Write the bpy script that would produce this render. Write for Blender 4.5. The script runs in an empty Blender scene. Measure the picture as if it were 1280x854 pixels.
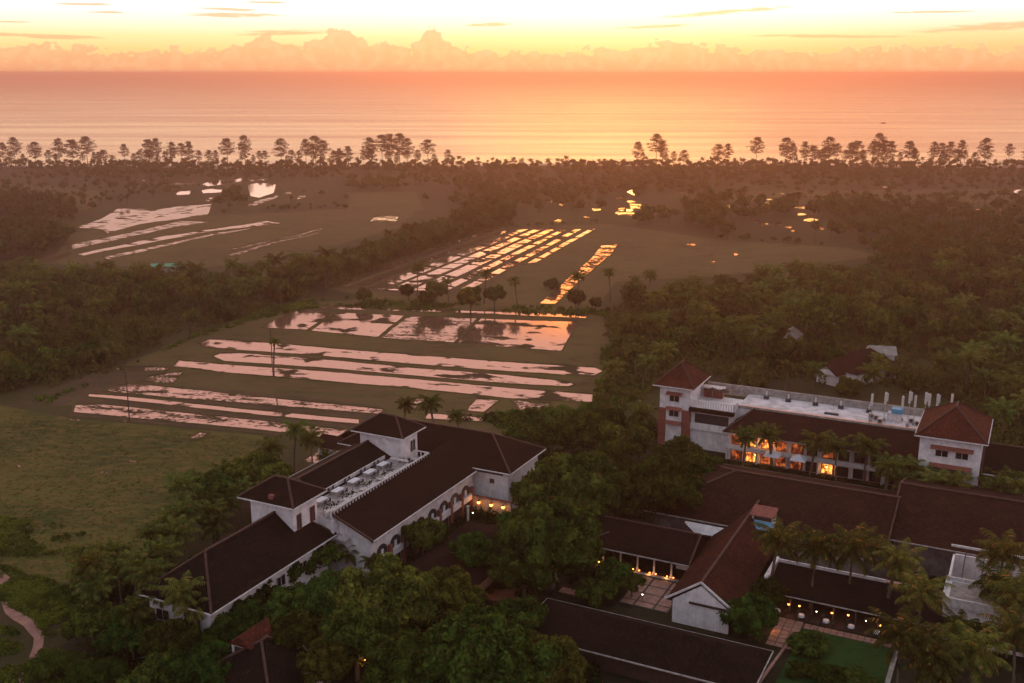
import bpy, math, random
import numpy as np
from mathutils import Vector, Matrix, noise as mnoise

random.seed(11); rng = np.random.default_rng(11)
SC = bpy.context.scene
COL = SC.collection
R = math.radians

# ------------------------------------------------------------------ camera
F = 1330.0; H = 75.0; PITCH = math.atan(336 / F); SITE = R(26.5)
cam_d = bpy.data.cameras.new('camera'); cam = bpy.data.objects.new('camera', cam_d); COL.objects.link(cam)
cam.location = (0, 0, H); cam.rotation_euler = (R(90) - PITCH, 0, 0)
cam_d.sensor_width = 36; cam_d.lens = 36 * F / 1280; cam_d.clip_start = 1; cam_d.clip_end = 60000
SC.camera = cam
SC.render.resolution_x = 1024; SC.render.resolution_y = 683

# ------------------------------------------------------------------ colour management
vs = SC.view_settings
vs.view_transform = 'Standard'; vs.look = 'None'; vs.exposure = 0.40; vs.gamma = 1.0; vs.use_curve_mapping = False
SC.render.engine = 'CYCLES'
SC.cycles.use_denoising = True
SC.cycles.max_bounces = 6; SC.cycles.diffuse_bounces = 2; SC.cycles.glossy_bounces = 2
SC.cycles.transmission_bounces = 2; SC.cycles.volume_bounces = 0; SC.cycles.transparent_max_bounces = 4
SC.cycles.sample_clamp_indirect = 4.0; SC.cycles.caustics_reflective = False; SC.cycles.caustics_refractive = False

SUN_AZ = 5.0      # degrees to the right of the view direction (+Y)
SUN_EL = 5.5


class NT:
    """tiny helper to write node maths"""
    def __init__(s, tree):
        s.t = tree; s.n = tree.nodes; s.l = tree.links
    def node(s, typ, **kw):
        n = s.n.new(typ)
        for k, v in kw.items(): setattr(n, k, v)
        return n
    def put(s, sock, v):
        if isinstance(v, bpy.types.NodeSocket): s.l.new(v, sock)
        else: sock.default_value = v
    def m(s, op, a, b=0.0, c=0.0, clamp=False):
        n = s.node('ShaderNodeMath', operation=op, use_clamp=clamp)
        s.put(n.inputs[0], a); s.put(n.inputs[1], b); s.put(n.inputs[2], c)
        return n.outputs[0]
    def gauss(s, x, c, w):
        d = s.m('DIVIDE', s.m('SUBTRACT', x, c), w)
        return s.m('EXPONENT', s.m('MULTIPLY', s.m('MULTIPLY', d, d), -1.0))
    def smooth(s, x, a, b):
        n = s.node('ShaderNodeMapRange', interpolation_type='SMOOTHSTEP')
        s.put(n.inputs[0], x); n.inputs[1].default_value = a; n.inputs[2].default_value = b
        return n.outputs[0]
    def mix(s, f, a, b, mode='MIX'):
        n = s.node('ShaderNodeMix', data_type='RGBA', blend_type=mode)
        s.put(n.inputs[0], f); s.put(n.inputs[6], a); s.put(n.inputs[7], b)
        return n.outputs[2]
    def ramp(s, x, stops, interp='LINEAR'):
        n = s.node('ShaderNodeValToRGB'); cr = n.color_ramp; cr.interpolation = interp
        while len(cr.elements) < len(stops): cr.elements.new(0.5)
        for e, (p, c) in zip(cr.elements, stops):
            e.position = p; e.color = (c[0], c[1], c[2], 1)
        s.put(n.inputs[0], x); return n.outputs[0]
    def noise(s, vec, scale, detail=4, rough=0.55, out=0, dist=0.0):
        n = s.node('ShaderNodeTexNoise'); s.put(n.inputs['Vector'], vec)
        n.inputs['Scale'].default_value = scale; n.inputs['Detail'].default_value = detail
        n.inputs['Roughness'].default_value = rough; n.inputs['Distortion'].default_value = dist
        return n.outputs[out]
    def xyz(s, x, y, z=0.0):
        n = s.node('ShaderNodeCombineXYZ'); s.put(n.inputs[0], x); s.put(n.inputs[1], y); s.put(n.inputs[2], z)
        return n.outputs[0]
    def mapping(s, vec, scale=(1, 1, 1), rot=(0, 0, 0)):
        n = s.node('ShaderNodeMapping'); s.put(n.inputs[0], vec)
        n.inputs['Scale'].default_value = scale; n.inputs['Rotation'].default_value = rot
        return n.outputs[0]


# ------------------------------------------------------------------ sky
world = bpy.data.worlds.new('World'); SC.world = world; world.use_nodes = True
wt = world.node_tree; wt.nodes.clear(); w = NT(wt)
tc = w.node('ShaderNodeTexCoord'); sep = w.node('ShaderNodeSeparateXYZ'); wt.links.new(tc.outputs['Generated'], sep.inputs[0])
X, Y, Z = sep.outputs
el = w.m('MULTIPLY', w.m('ARCSINE', Z), 57.2958)
az = w.m('MULTIPLY', w.m('ARCTAN2', X, Y), 57.2958)
e01 = w.m('DIVIDE', el, 90.0, clamp=True)
e01 = w.m('POWER', e01, 0.5)                 # more room for the low sky
def E_(deg): return math.sqrt(deg / 90.0)
SKY = [(0, (.90, .40, .19)), (.5, (.94, .47, .21)), (1.1, (.98, .62, .24)), (1.8, (1.0, .78, .38)), (2.5, (1.02, .91, .70)), (3.0, (1.06, .98, .88)),
       (3.6, (1.10, 1.02, .98)), (7, (1.45, 1.18, 1.0)), (12, (1.35, .86, .72)), (20, (1.12, .68, .60)), (34, (.74, .58, .58)), (60, (.40, .45, .49)), (90, (.32, .40, .44))]
col = w.ramp(e01, [(E_(a), tuple(v * 0.5 for v in c)) for a, c in SKY])   # halved so nothing clips in the ramp
col = w.mix(1.0, col, (2, 2, 2, 1), 'MULTIPLY')
# left of the glow the low sky is paler, to the right it is deeper orange
right = w.smooth(az, 4.0, 26.0)
low = w.m('SUBTRACT', 1.0, w.smooth(el, 0.3, 3.4))
col = w.mix(w.m('MULTIPLY', w.m('MULTIPLY', right, low), 0.55), col, (.90, .42, .19, 1))
# orange afterglow high above the frame (seen only mirrored in the paddies)
nz = w.noise(w.xyz(w.m('MULTIPLY', az, .10), w.m('MULTIPLY', el, .22)), 1.0, 3)
glow = w.m('MULTIPLY', w.m('MULTIPLY', w.smooth(az, -3.0, 3.0), w.m('SUBTRACT', 1.0, w.smooth(az, 18.0, 34.0))),
           w.m('MULTIPLY', w.smooth(el, 5.8, 7.0), w.m('SUBTRACT', 1.0, w.smooth(el, 12.8, 14.6))))
col = w.mix(w.m('MULTIPLY', glow, w.smooth(nz, .30, .5)), col, (2.3, .72, .12, 1))
# sun glow added above the frame so the sea mirrors gold
sg = w.m('MULTIPLY', w.gauss(az, SUN_AZ - .5, 9.5), w.gauss(el, 6.0, 1.8))
col = w.mix(w.m('MULTIPLY', sg, 0.95), col, (7.5, 5.4, 1.3, 1))
# cumulus bank on the horizon
cn = w.noise(w.xyz(w.m('MULTIPLY', az, .30), w.m('MULTIPLY', el, .8)), 1.6, 3, .6)
cn2 = w.noise(w.xyz(w.m('MULTIPLY', az, 1.5), w.m('MULTIPLY', el, 1.4)), 1.2, 3, .5)
top = w.m('ADD', -.25, w.m('ADD', w.m('MULTIPLY', cn, 1.4), w.m('MULTIPLY', cn2, 1.35)))
for c, ww, a in ((-12.6, 1.1, .75), (-9.2, 1.3, 1.0), (-8.0, .7, .5), (-4.2, .55, .95), (-3.6, 1.5, .5), (-6.4, .5, .5), (8.5, 2.4, .45), (-23.5, 1.2, .35)):
    top = w.m('ADD', top, w.m('MULTIPLY', w.gauss(az, c, ww), a))
bank = w.smooth(w.m('SUBTRACT', top, el), -.02, .16)
bankcol = w.ramp(w.m('MULTIPLY', el, .3, clamp=True), [(0, (.86, .38, .18)), (.45, (.82, .45, .23)), (1, (.76, .46, .28))])
bankcol = w.mix(w.m('MULTIPLY', w.smooth(cn2, .45, .62), .35), bankcol, (.92, .58, .32, 1))
rim = w.m('MULTIPLY', w.m('SUBTRACT', 1.0, w.smooth(w.m('ABSOLUTE', w.m('SUBTRACT', w.m('SUBTRACT', top, el), .04)), .0, .07)), .18)
col = w.mix(w.m('MULTIPLY', bank, .85), col, bankcol)
col = w.mix(rim, col, (1.1, .9, .5, 1))
# thin dark streaks
st = None
for (px_, py_, wx, wy, tilt) in ((305, 21, 60, 3.2, .0), (345, 5, 30, 1.6, 0), (300, 14, 40, 1.6, .03), (135, 11, 40, 1.5, 0), (155, 20, 26, 1.3, 0), (890, 17, 95, 3.0, -.07),
                                 (808, 34, 52, 2.2, -.04), (612, 31, 32, 2.4, -.03), (1225, 38, 95, 5.0, -.05), (1140, 20, 50, 1.4, 0),
                                 (50, 48, 75, 2.2, .03), (100, 50, 30, 2.2, 0), (20, 33, 40, 1.0, 0), (365, 42, 60, 4.0, -.03), (1010, 47, 90, 2.0, .02)):
    a0 = math.degrees(math.atan((px_ - 640) / F)); e0 = math.degrees(math.atan((427 - py_) / F)) - math.degrees(PITCH)
    k = 57.3 / F
    ee = w.m('ADD', el, w.m('MULTIPLY', w.m('SUBTRACT', az, a0), tilt))
    g = w.m('MULTIPLY', w.gauss(az, a0, wx * k), w.gauss(ee, e0, wy * k))
    st = g if st is None else w.m('ADD', st, g)
sn = w.noise(w.xyz(w.m('MULTIPLY', az, .6), w.m('MULTIPLY', el, 6.0)), 1.5, 5, .6)
st = w.smooth(w.m('MULTIPLY', w.m('ADD', w.m('MULTIPLY', w.m('SUBTRACT', sn, .5), 2.6), 1.0), st), .30, .85)
col = w.mix(w.m('MULTIPLY', st, .8), col, (.80, .47, .24, 1))
# faint high veil so the mirrored sky is not even
vn = w.noise(w.xyz(w.m('MULTIPLY', az, .06), w.m('MULTIPLY', el, .16)), 2.0, 5, .6)
col = w.mix(w.m('MULTIPLY', w.smooth(vn, .45, .75), w.m('MULTIPLY', w.smooth(el, 5, 9), .35)), col, (1.3, .8, .70, 1))
# the sky behind the camera is dusk
dot = w.m('ADD', w.m('MULTIPLY', X, math.sin(R(SUN_AZ))), w.m('MULTIPLY', Y, math.cos(R(SUN_AZ))))
back = w.m('SUBTRACT', 1.0, w.smooth(dot, -.7, .75))
col = w.mix(back, col, w.ramp(e01, [(0, (.48, .41, .48)), (.3, (.66, .57, .64)), (.6, (.52, .53, .57)), (1, (.34, .42, .45))]))
sky = w.node('ShaderNodeTexSky', sky_type='NISHITA'); sky.sun_disc = False
sky.sun_elevation = R(SUN_EL); sky.sun_rotation = R(SUN_AZ); sky.altitude = 75; sky.dust_density = 3
bgA = w.node('ShaderNodeBackground'); wt.links.new(col, bgA.inputs[0]); bgA.inputs[1].default_value = 0.88
bgB = w.node('ShaderNodeBackground'); wt.links.new(sky.outputs[0], bgB.inputs[0]); bgB.inputs[1].default_value = 0.004
add = w.node('ShaderNodeAddShader'); wt.links.new(bgA.outputs[0], add.inputs[0]); wt.links.new(bgB.outputs[0], add.inputs[1])
out = w.node('ShaderNodeOutputWorld'); wt.links.new(add.outputs[0], out.inputs[0])

# ------------------------------------------------------------------ sun (low, behind thin cloud)
sd = bpy.data.lights.new('sun', 'SUN'); sd.energy = 0.17; sd.angle = R(16); sd.color = (1.0, .33, .08)
sun = bpy.data.objects.new('sun', sd); COL.objects.link(sun)
d = Vector((math.sin(R(SUN_AZ)) * math.cos(R(SUN_EL)), math.cos(R(SUN_AZ)) * math.cos(R(SUN_EL)), math.sin(R(SUN_EL))))
sun.rotation_euler = d.to_track_quat('Z', 'Y').to_euler(); sun.location = (0, 0, 300)

# ------------------------------------------------------------------ geometry helpers
def W(u, v, z=0.0):
    """photo pixel (1280 wide) -> world point on the level plane z"""
    x = u - 640; y = 427 - v
    rx, ry, rz = x, F * math.cos(PITCH) + y * math.sin(PITCH), -F * math.sin(PITCH) + y * math.cos(PITCH)
    k = (z - H) / rz
    return (rx * k, ry * k, z)
def PXL(x, y, z):
    d_ = y * math.cos(PITCH) - (z - H) * math.sin(PITCH); up = y * math.sin(PITCH) + (z - H) * math.cos(PITCH)
    return 640 + F * x / d_, 427 - F * up / d_
CA, SA = math.cos(SITE), math.sin(SITE)
def site(t, s, z=0.0):
    """hotel grid: t runs right and towards the camera, s runs away and right"""
    return (t * CA + s * SA, -t * SA + s * CA, z)
def to_site(x, y): return (x * CA - y * SA, x * SA + y * CA)

def mesh_np(name, V, Fc, mat, smooth=False):
    me = bpy.data.meshes.new(name)
    V = np.asarray(V, dtype=np.float32); Fc = np.asarray(Fc, dtype=np.int32)
    k = Fc.shape[1]
    me.vertices.add(len(V)); me.vertices.foreach_set('co', V.ravel())
    me.loops.add(Fc.size); me.loops.foreach_set('vertex_index', Fc.ravel())
    me.polygons.add(len(Fc)); me.polygons.foreach_set('loop_start', np.arange(0, Fc.size, k, dtype=np.int32))
    me.polygons.foreach_set('loop_total', np.full(len(Fc), k, dtype=np.int32))
    if smooth: me.polygons.foreach_set('use_smooth', np.ones(len(Fc), dtype=bool))
    me.update(calc_edges=True); me.validate()
    me.materials.append(mat); return me

def tag(o, label=None, cat=None, group=None, kind=None):
    if label: o['label'] = label
    if cat: o['category'] = cat
    if group: o['group'] = group
    if kind: o['kind'] = kind
    return o

class MB:
    def __init__(s, ox=0, oy=0, oz=0): s.v = []; s.f = []; s.o = (ox, oy, oz)
    def add(s, vs, fs):
        b = len(s.v); s.v += [(x - s.o[0], y - s.o[1], z - s.o[2]) for x, y, z in vs]; s.f += [tuple(b + i for i in f) for f in fs]
        return s
    def box(s, x0, x1, y0, y1, z0, z1):
        if x0 > x1: x0, x1 = x1, x0
        if y0 > y1: y0, y1 = y1, y0
        v = [(x0, y0, z0), (x1, y0, z0), (x1, y1, z0), (x0, y1, z0), (x0, y0, z1), (x1, y0, z1), (x1, y1, z1), (x0, y1, z1)]
        return s.add(v, [(0, 3, 2, 1), (4, 5, 6, 7), (0, 1, 5, 4), (1, 2, 6, 5), (2, 3, 7, 6), (3, 0, 4, 7)])
    def bar(s, p, q, w_=.2, h=.2):
        p = Vector(p); q = Vector(q); d_ = (q - p).normalized()
        up = Vector((0, 0, 1)) if abs(d_.z) < .95 else Vector((1, 0, 0))
        a = d_.cross(up).normalized() * w_ / 2; b = a.cross(d_).normalized() * h / 2
        v = [p - a - b, p + a - b, p + a + b, p - a + b, q - a - b, q + a - b, q + a + b, q - a + b]
        return s.add([tuple(i) for i in v], [(0, 3, 2, 1), (4, 5, 6, 7), (0, 1, 5, 4), (1, 2, 6, 5), (2, 3, 7, 6), (3, 0, 4, 7)])
    def tube(s, pts, rad, n=8, cap=True):
        rings = []
        for i, p in enumerate(pts):
            p = Vector(p); a = Vector(pts[max(i - 1, 0)]); b = Vector(pts[min(i + 1, len(pts) - 1)])
            d_ = (b - a).normalized(); up = Vector((0, 0, 1)) if abs(d_.z) < .9 else Vector((1, 0, 0))
            e1 = d_.cross(up).normalized(); e2 = d_.cross(e1).normalized()
            r = rad[i] if isinstance(rad, (list, tuple)) else rad
            rings.append([tuple(p + (e1 * math.cos(2 * math.pi * k / n) + e2 * math.sin(2 * math.pi * k / n)) * r) for k in range(n)])
        v = [x for r_ in rings for x in r_]; f = []
        for i in range(len(pts) - 1):
            for k in range(n): f.append((i * n + k, i * n + (k + 1) % n, (i + 1) * n + (k + 1) % n, (i + 1) * n + k))
        if cap: f += [tuple(range(n))[::-1], tuple(range((len(pts) - 1) * n, len(pts) * n))]
        return s.add(v, f)
    def lathe(s, c, prof, n=12):
        v = []; f = []
        for r, z in prof: v += [(c[0] + r * math.cos(2 * math.pi * k / n), c[1] + r * math.sin(2 * math.pi * k / n), c[2] + z) for k in range(n)]
        for i in range(len(prof) - 1):
            for k in range(n): f.append((i * n + k, i * n + (k + 1) % n, (i + 1) * n + (k + 1) % n, (i + 1) * n + k))
        f += [tuple(range(n))[::-1], tuple(range((len(prof) - 1) * n, len(prof) * n))]
        return s.add(v, f)
    def ball(s, c, r, n=8):
        return s.lathe((c[0], c[1], c[2]), [(max(.001, r * math.sin(math.pi * i / 6)), -r * math.cos(math.pi * i / 6)) for i in range(7)], n)
    def prism(s, poly, z0, z1):
        n = len(poly); v = [(x, y, z0) for x, y in poly] + [(x, y, z1) for x, y in poly]
        return s.add(v, [tuple(range(n))[::-1], tuple(range(n, 2 * n))] + [(i, (i + 1) % n, n + (i + 1) % n, n + i) for i in range(n)])
    def build(s, name, mat, parent=None, loc=None, rotz=0.0, smooth=False):
        me = bpy.data.meshes.new(name); me.from_pydata(s.v, [], s.f); me.materials.append(mat)
        if smooth:
            for p in me.polygons: p.use_smooth = True
        me.update()
        o = bpy.data.objects.new(name, me); COL.objects.link(o)
        if parent is not None: o.parent = parent
        if loc: o.location = loc
        if rotz: o.rotation_euler = (0, 0, rotz)
        return o

# ------------------------------------------------------------------ materials
def new_mat(name):
    m = bpy.data.materials.new(name); m.use_nodes = True; t = m.node_tree
    for n in list(t.nodes):
        if n.type not in ('OUTPUT_MATERIAL', 'BSDF_PRINCIPLED'): t.nodes.remove(n)
    return m, NT(t), t.nodes['Principled BSDF']
def simple(name, c, rough=.8, var=.25, scale=1.5, metal=0.0, bump=0.0, coord='Object', dark=None):
    m, n, b = new_mat(name)
    co = n.node('ShaderNodeTexCoord').outputs[coord]
    f = n.noise(co, scale, 6, .65)
    f2 = n.smooth(f, .3, .7)
    d_ = dark or tuple(v * (1 - var) for v in c); l = tuple(min(1, v * (1 + var * .6)) for v in c)
    cc = n.mix(f2, (*d_, 1), (*l, 1))
    n.l.new(cc, b.inputs['Base Color']); b.inputs['Roughness'].default_value = rough; b.inputs['Metallic'].default_value = metal
    if bump:
        bp = n.node('ShaderNodeBump'); bp.inputs['Strength'].default_value = bump; bp.inputs['Distance'].default_value = .1
        n.l.new(f, bp.inputs['Height']); n.l.new(bp.outputs[0], b.inputs['Normal'])
    return m
def emit(name, c, strength):
    m, n, b = new_mat(name); b.inputs['Base Color'].default_value = (*c, 1)
    b.inputs['Emission Color'].default_value = (*c, 1); b.inputs['Emission Strength'].default_value = strength
    return m
def roof_mat(name, c, c2, moss=(.02, .022, .012)):
    m, n, b = new_mat(name)
    co = n.node('ShaderNodeTexCoord').outputs['Object']
    sp = n.node('ShaderNodeSeparateXYZ'); n.l.new(co, sp.inputs[0])
    big = n.noise(co, .22, 6, .7); sm = n.noise(co, 2.2, 4, .7)
    streak = n.noise(n.mapping(co, (1.6, 1.6, .25)), .9, 5, .7)
    cc = n.mix(n.smooth(big, .35, .65), (*c, 1), (*c2, 1))
    pt = n.noise(co, .55, 5, .75); cc = n.mix(n.m('MULTIPLY', n.smooth(pt, .56, .66), .6), cc, (c2[0] * 2.0, c2[1] * 1.9, c2[2] * 1.9, 1))
    cc = n.mix(n.m('MULTIPLY', n.smooth(streak, .50, .66), .75), cc, (*moss, 1))
    tile = n.node('ShaderNodeTexVoronoi'); n.l.new(n.mapping(co, (3.2, 3.2, 5.0)), tile.inputs['Vector']); tile.inputs['Scale'].default_value = 1.0
    ts = n.node('ShaderNodeSeparateColor'); n.l.new(tile.outputs['Color'], ts.inputs[0])
    cc = n.mix(n.m('MULTIPLY', n.smooth(ts.outputs[0], .55, 1.0), .45), cc, (c2[0] * 2.2, c2[1] * 1.9, c2[2] * 1.8, 1))
    # tile courses
    crs = n.m('FRACT', n.m('MULTIPLY', sp.outputs[2], 5.2))
    col_ = n.m('FRACT', n.m('MULTIPLY', n.m('ADD', sp.outputs[0], sp.outputs[1]), 2.9))
    ht = n.m('ADD', n.m('MULTIPLY', crs, -.6), n.m('MULTIPLY', n.m('ABSOLUTE', n.m('SUBTRACT', col_, .5)), .5))
    cc = n.mix(n.m('MULTIPLY', n.m('LESS_THAN', crs, .22), .35), cc, (c[0] * .4, c[1] * .4, c[2] * .4, 1))
    bp = n.node('ShaderNodeBump'); bp.inputs['Strength'].default_value = .55; bp.inputs['Distance'].default_value = .12
    n.l.new(n.m('ADD', ht, n.m('MULTIPLY', sm, .8)), bp.inputs['Height']); n.l.new(bp.outputs[0], b.inputs['Normal'])
    n.l.new(cc, b.inputs['Base Color']); b.inputs['Roughness'].default_value = .85
    b.inputs['Specular IOR Level'].default_value = .04
    return m
def leaf_mat(name, dark, light, dry=None, scale=3.2, transl=.3):  # dry tints withered leaflets; on the gold palms it paints sunlit tips
    m, n, b = new_mat(name)
    oi = n.node('ShaderNodeObjectInfo'); co = n.node('ShaderNodeTexCoord').outputs['Object']
    geo = n.node('ShaderNodeNewGeometry')
    f = n.noise(co, scale, 5, .75)
    r1 = geo.outputs['Random Per Island']
    fac = n.m('ADD', n.m('MULTIPLY', n.smooth(f, .42, .62), .65), n.m('MULTIPLY', r1, .35))
    cc = n.mix(fac, (*dark, 1), (*light, 1))
    hs = n.node('ShaderNodeHueSaturation')
    n.l.new(n.m('ADD', .455, n.m('MULTIPLY', oi.outputs['Random'], .08)), hs.inputs['Hue'])
    n.l.new(n.m('ADD', .62, n.m('MULTIPLY', n.m('FRACT', n.m('MULTIPLY', oi.outputs['Random'], 7.3)), .85)), hs.inputs['Value'])
    n.l.new(cc, hs.inputs['Color']); cc = hs.outputs[0]
    if dry: cc = n.mix(n.m('GREATER_THAN', r1, .965), cc, (*dry, 1))
    n.t.nodes.remove(b)
    df = n.node('ShaderNodeBsdfDiffuse'); tr = n.node('ShaderNodeBsdfTranslucent'); mx = n.node('ShaderNodeMixShader')
    n.l.new(cc, df.inputs[0]); n.l.new(n.mix(1.0, cc, (1.5, 1.25, .6, 1), 'MULTIPLY'), tr.inputs[0]); mx.inputs[0].default_value = transl
    n.l.new(df.outputs[0], mx.inputs[1]); n.l.new(tr.outputs[0], mx.inputs[2])
    n.l.new(mx.outputs[0], n.t.nodes['Material Output'].inputs[0])
    return m

M = {}
M['roof'] = roof_mat('dark clay tiles', (.012, .0062, .0052), (.021, .0088, .0066), (.010, .011, .007))
M['roof2'] = roof_mat('dark mossy clay tiles', (.009, .0065, .0055), (.017, .0090, .0070), (.007, .010, .006))
M['roofred'] = roof_mat('red clay tiles', (.050, .015, .010), (.085, .025, .016), (.02, .012, .008))
M['roofmid'] = roof_mat('mixed clay tiles', (.036, .012, .009), (.060, .019, .012), (.015, .010, .007))
M['roofbrown'] = roof_mat('brown clay tiles', (.020, .0085, .0065), (.036, .0135, .0095), (.011, .009, .006))
M['ridge'] = simple('ridge tiles', (.060, .021, .016), .85, .4, 1.5)
M['white'] = simple('white lime wash', (.75, .71, .73), .85, .22, .8, bump=.1, dark=(.60, .56, .60))
M['shadewall'] = simple('white wall in painted shade', (.17, .14, .14), .9, .4, .8)  # white court walls greyed to stand for their shade
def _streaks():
    m = M['white']; n = NT(m.node_tree); b = n.n['Principled BSDF']; co = n.node('ShaderNodeTexCoord').outputs['Object']
    src = b.inputs['Base Color'].links[0].from_socket
    st_ = n.smooth(n.noise(n.mapping(co, (2.2, 2.2, .16)), 1.0, 6, .75), .50, .72); pt = n.smooth(n.noise(co, .45, 5, .7), .5, .7)
    n.l.new(n.mix(n.m('MULTIPLY', n.m('ADD', n.m('MULTIPLY', st_, .6), n.m('MULTIPLY', pt, .3)), .75), src, (.36, .32, .31, 1)), b.inputs['Base Color'])
_streaks()
M['trim'] = simple('white trim', (.62, .58, .60), .8, .3, 2.0)
M['gutter'] = simple('aged gutter', (.36, .32, .31), .7, .5, 1.2)
M['brick'] = simple('laterite brick', (.24, .075, .055), .9, .35, 2.5)
M['grey'] = simple('weathered concrete', (.30, .27, .26), .9, .4, 1.2)
M['deck'] = simple('pale roof deck', (.62, .58, .62), .7, .35, .5)
M['deck2'] = simple('stained roof deck', (.34, .30, .31), .8, .5, 1.2)
M['slab'] = simple('terracotta paving', (.36, .19, .15), .85, .3, 1.0)
M['path'] = simple('laterite path', (.30, .15, .12), .9, .3, .5)
M['wood'] = simple('dark timber', (.05, .025, .018), .7, .4, 4)
M['bark'] = simple('bark', (.13, .095, .07), .95, .4, 3, bump=.3)
M['metal'] = simple('painted steel', (.42, .40, .40), .5, .2, 3, .3)
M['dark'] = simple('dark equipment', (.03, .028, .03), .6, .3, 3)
M['antenna'] = simple('antenna radome', (.62, .58, .58), .5, .15, 4)
M['blue'] = simple('blue plastic sheet', (.06, .30, .52), .5, .2, 1.0)
M['pool'] = simple('blue corrugated sheet', (.10, .38, .62), .4, .2, 1.0)
M['cloth'] = simple('white cloth', (.62, .62, .70), .9, .12, 3)
M['glass'] = simple('dark window glass', (.018, .016, .02), .12, .2, 2)
M['pole'] = simple('weathered pole', (.05, .04, .035), .9, .3, 3)
M['tin'] = simple('green tin roof', (.10, .32, .20), .6, .2, 1.0)
def lit_mat(name, c1, c2, s1, s2):
    m, n, b = new_mat(name); co = n.node('ShaderNodeTexCoord').outputs['Object']
    f = n.noise(n.mapping(co, (1, 1, .8)), 1.1, 3, .6); g = n.smooth(f, .40, .62)
    n.l.new(n.mix(g, (*c1, 1), (*c2, 1)), b.inputs['Emission Color']); b.inputs['Base Color'].default_value = (.1, .05, .03, 1)
    n.l.new(n.m('ADD', s1, n.m('MULTIPLY', g, s2 - s1)), b.inputs['Emission Strength']); return m
M['lit'] = lit_mat('lit room', (.9, .16, .03), (1.0, .40, .07), .25, 1.9)
M['litdim'] = lit_mat('dim lit room', (.7, .10, .03), (1.0, .22, .05), .04, .45)
M['bulb'] = emit('warm bulb', (1.0, .30, .06), 5)
M['bulbw'] = emit('white bulb', (1.0, .75, .45), 7)
M['leafA'] = leaf_mat('broad leaves', (.008, .024, .007), (.100, .150, .026), (.07, .05, .02))
M['leafB'] = leaf_mat('olive leaves', (.014, .030, .008), (.150, .165, .030), (.09, .06, .025))
M['leafC'] = leaf_mat('bright leaves', (.020, .045, .010), (.075, .105, .018))
M['leafD'] = leaf_mat('hazy tree leaves', (.030, .044, .014), (.15, .155, .042), (.08, .05, .03))
M['leafK'] = leaf_mat('casuarina leaves', (.025, .020, .012), (.050, .036, .018))
M['palm'] = leaf_mat('palm fronds', (.028, .052, .014), (.17, .18, .042), (.24, .13, .05), 1.2, .35)
M['palmgold'] = leaf_mat('sun gold palm fronds', (.026, .046, .013), (.20, .18, .042), (.42, .17, .06), 1.2, .4)  # gold and orange put the low sun's light into the fronds
M['weed'] = leaf_mat('weeds', (.018, .040, .009), (.12, .165, .028), (.09, .06, .03), .12)
M['hedge'] = leaf_mat('hedge leaves', (.007, .018, .007), (.028, .048, .014), None, 1.5)

M['tuft'] = leaf_mat('dry grass tufts', (.058, .068, .016), (.105, .10, .025), (.2, .13, .05), .15)
def ground_mat():
    m, n, b = new_mat('earth and grass'); co = n.node('ShaderNodeTexCoord').outputs['Object']
    a = n.noise(co, .012, 6, .6); c = n.noise(co, .09, 6, .65); e = n.noise(co, .8, 4, .7)
    cc = n.mix(n.smooth(a, .35, .65), (.045, .038, .018, 1), (.062, .056, .020, 1))
    cc = n.mix(n.m('MULTIPLY', n.smooth(c, .48, .70), .8), cc, (.085, .045, .028, 1))
    cc = n.mix(n.m('MULTIPLY', n.smooth(e, .4, .75), .5), cc, (.03, .034, .012, 1))
    n.l.new(cc, b.inputs['Base Color']); b.inputs['Roughness'].default_value = .95; b.inputs['Specular IOR Level'].default_value = .1
    bp = n.node('ShaderNodeBump'); bp.inputs['Strength'].default_value = .6; bp.inputs['Distance'].default_value = .5
    n.l.new(n.m('ADD', c, n.m('MULTIPLY', e, .4)), bp.inputs['Height']); n.l.new(bp.outputs[0], b.inputs['Normal'])
    return m
def grass_mat(name, c1, c2, c3, sc=1.0):
    m, n, b = new_mat(name); co = n.node('ShaderNodeTexCoord').outputs['Object']
    a = n.noise(co, .045 * sc, 6, .6); c = n.noise(n.mapping(co, (1, 2.2, 1), (0, 0, .4)), .28 * sc, 6, .7); e = n.noise(co, 2.0 * sc, 3, .7)
    cc = n.mix(n.smooth(a, .36, .62), (*c1, 1), (*c2, 1))
    cc = n.mix(n.m('MULTIPLY', n.smooth(c, .44, .62), .85), cc, (*c3, 1))
    g = n.noise(n.mapping(co, (1, 1.6, 1), (0, 0, -.3)), .12 * sc, 7, .75); cc = n.mix(n.m('MULTIPLY', n.smooth(g, .50, .66), .6), cc, (c1[0] * .45, c1[1] * .55, c1[2] * .6, 1))
    cc = n.mix(n.m('MULTIPLY', n.smooth(e, .45, .8), .4), cc, (c1[0] * .5, c1[1] * .55, c1[2] * .5, 1))
    n.l.new(cc, b.inputs['Base Color']); b.inputs['Roughness'].default_value = .95; b.inputs['Specular IOR Level'].default_value = .1
    bp = n.node('ShaderNodeBump'); bp.inputs['Strength'].default_value = .7; bp.inputs['Distance'].default_value = .4
    n.l.new(n.m('ADD', c, n.m('MULTIPLY', e, .5)), bp.inputs['Height']); n.l.new(bp.outputs[0], b.inputs['Normal'])
    return m
M['ground'] = ground_mat()
M['pasture'] = grass_mat('pasture', (.050, .062, .015), (.098, .094, .023), (.150, .098, .034))
M['lawn'] = grass_mat('lawn', (.020, .062, .014), (.034, .090, .020), (.045, .085, .022), 3)
M['field'] = grass_mat('field grass', (.082, .066, .026), (.105, .088, .030), (.135, .075, .042), .6)

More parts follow.
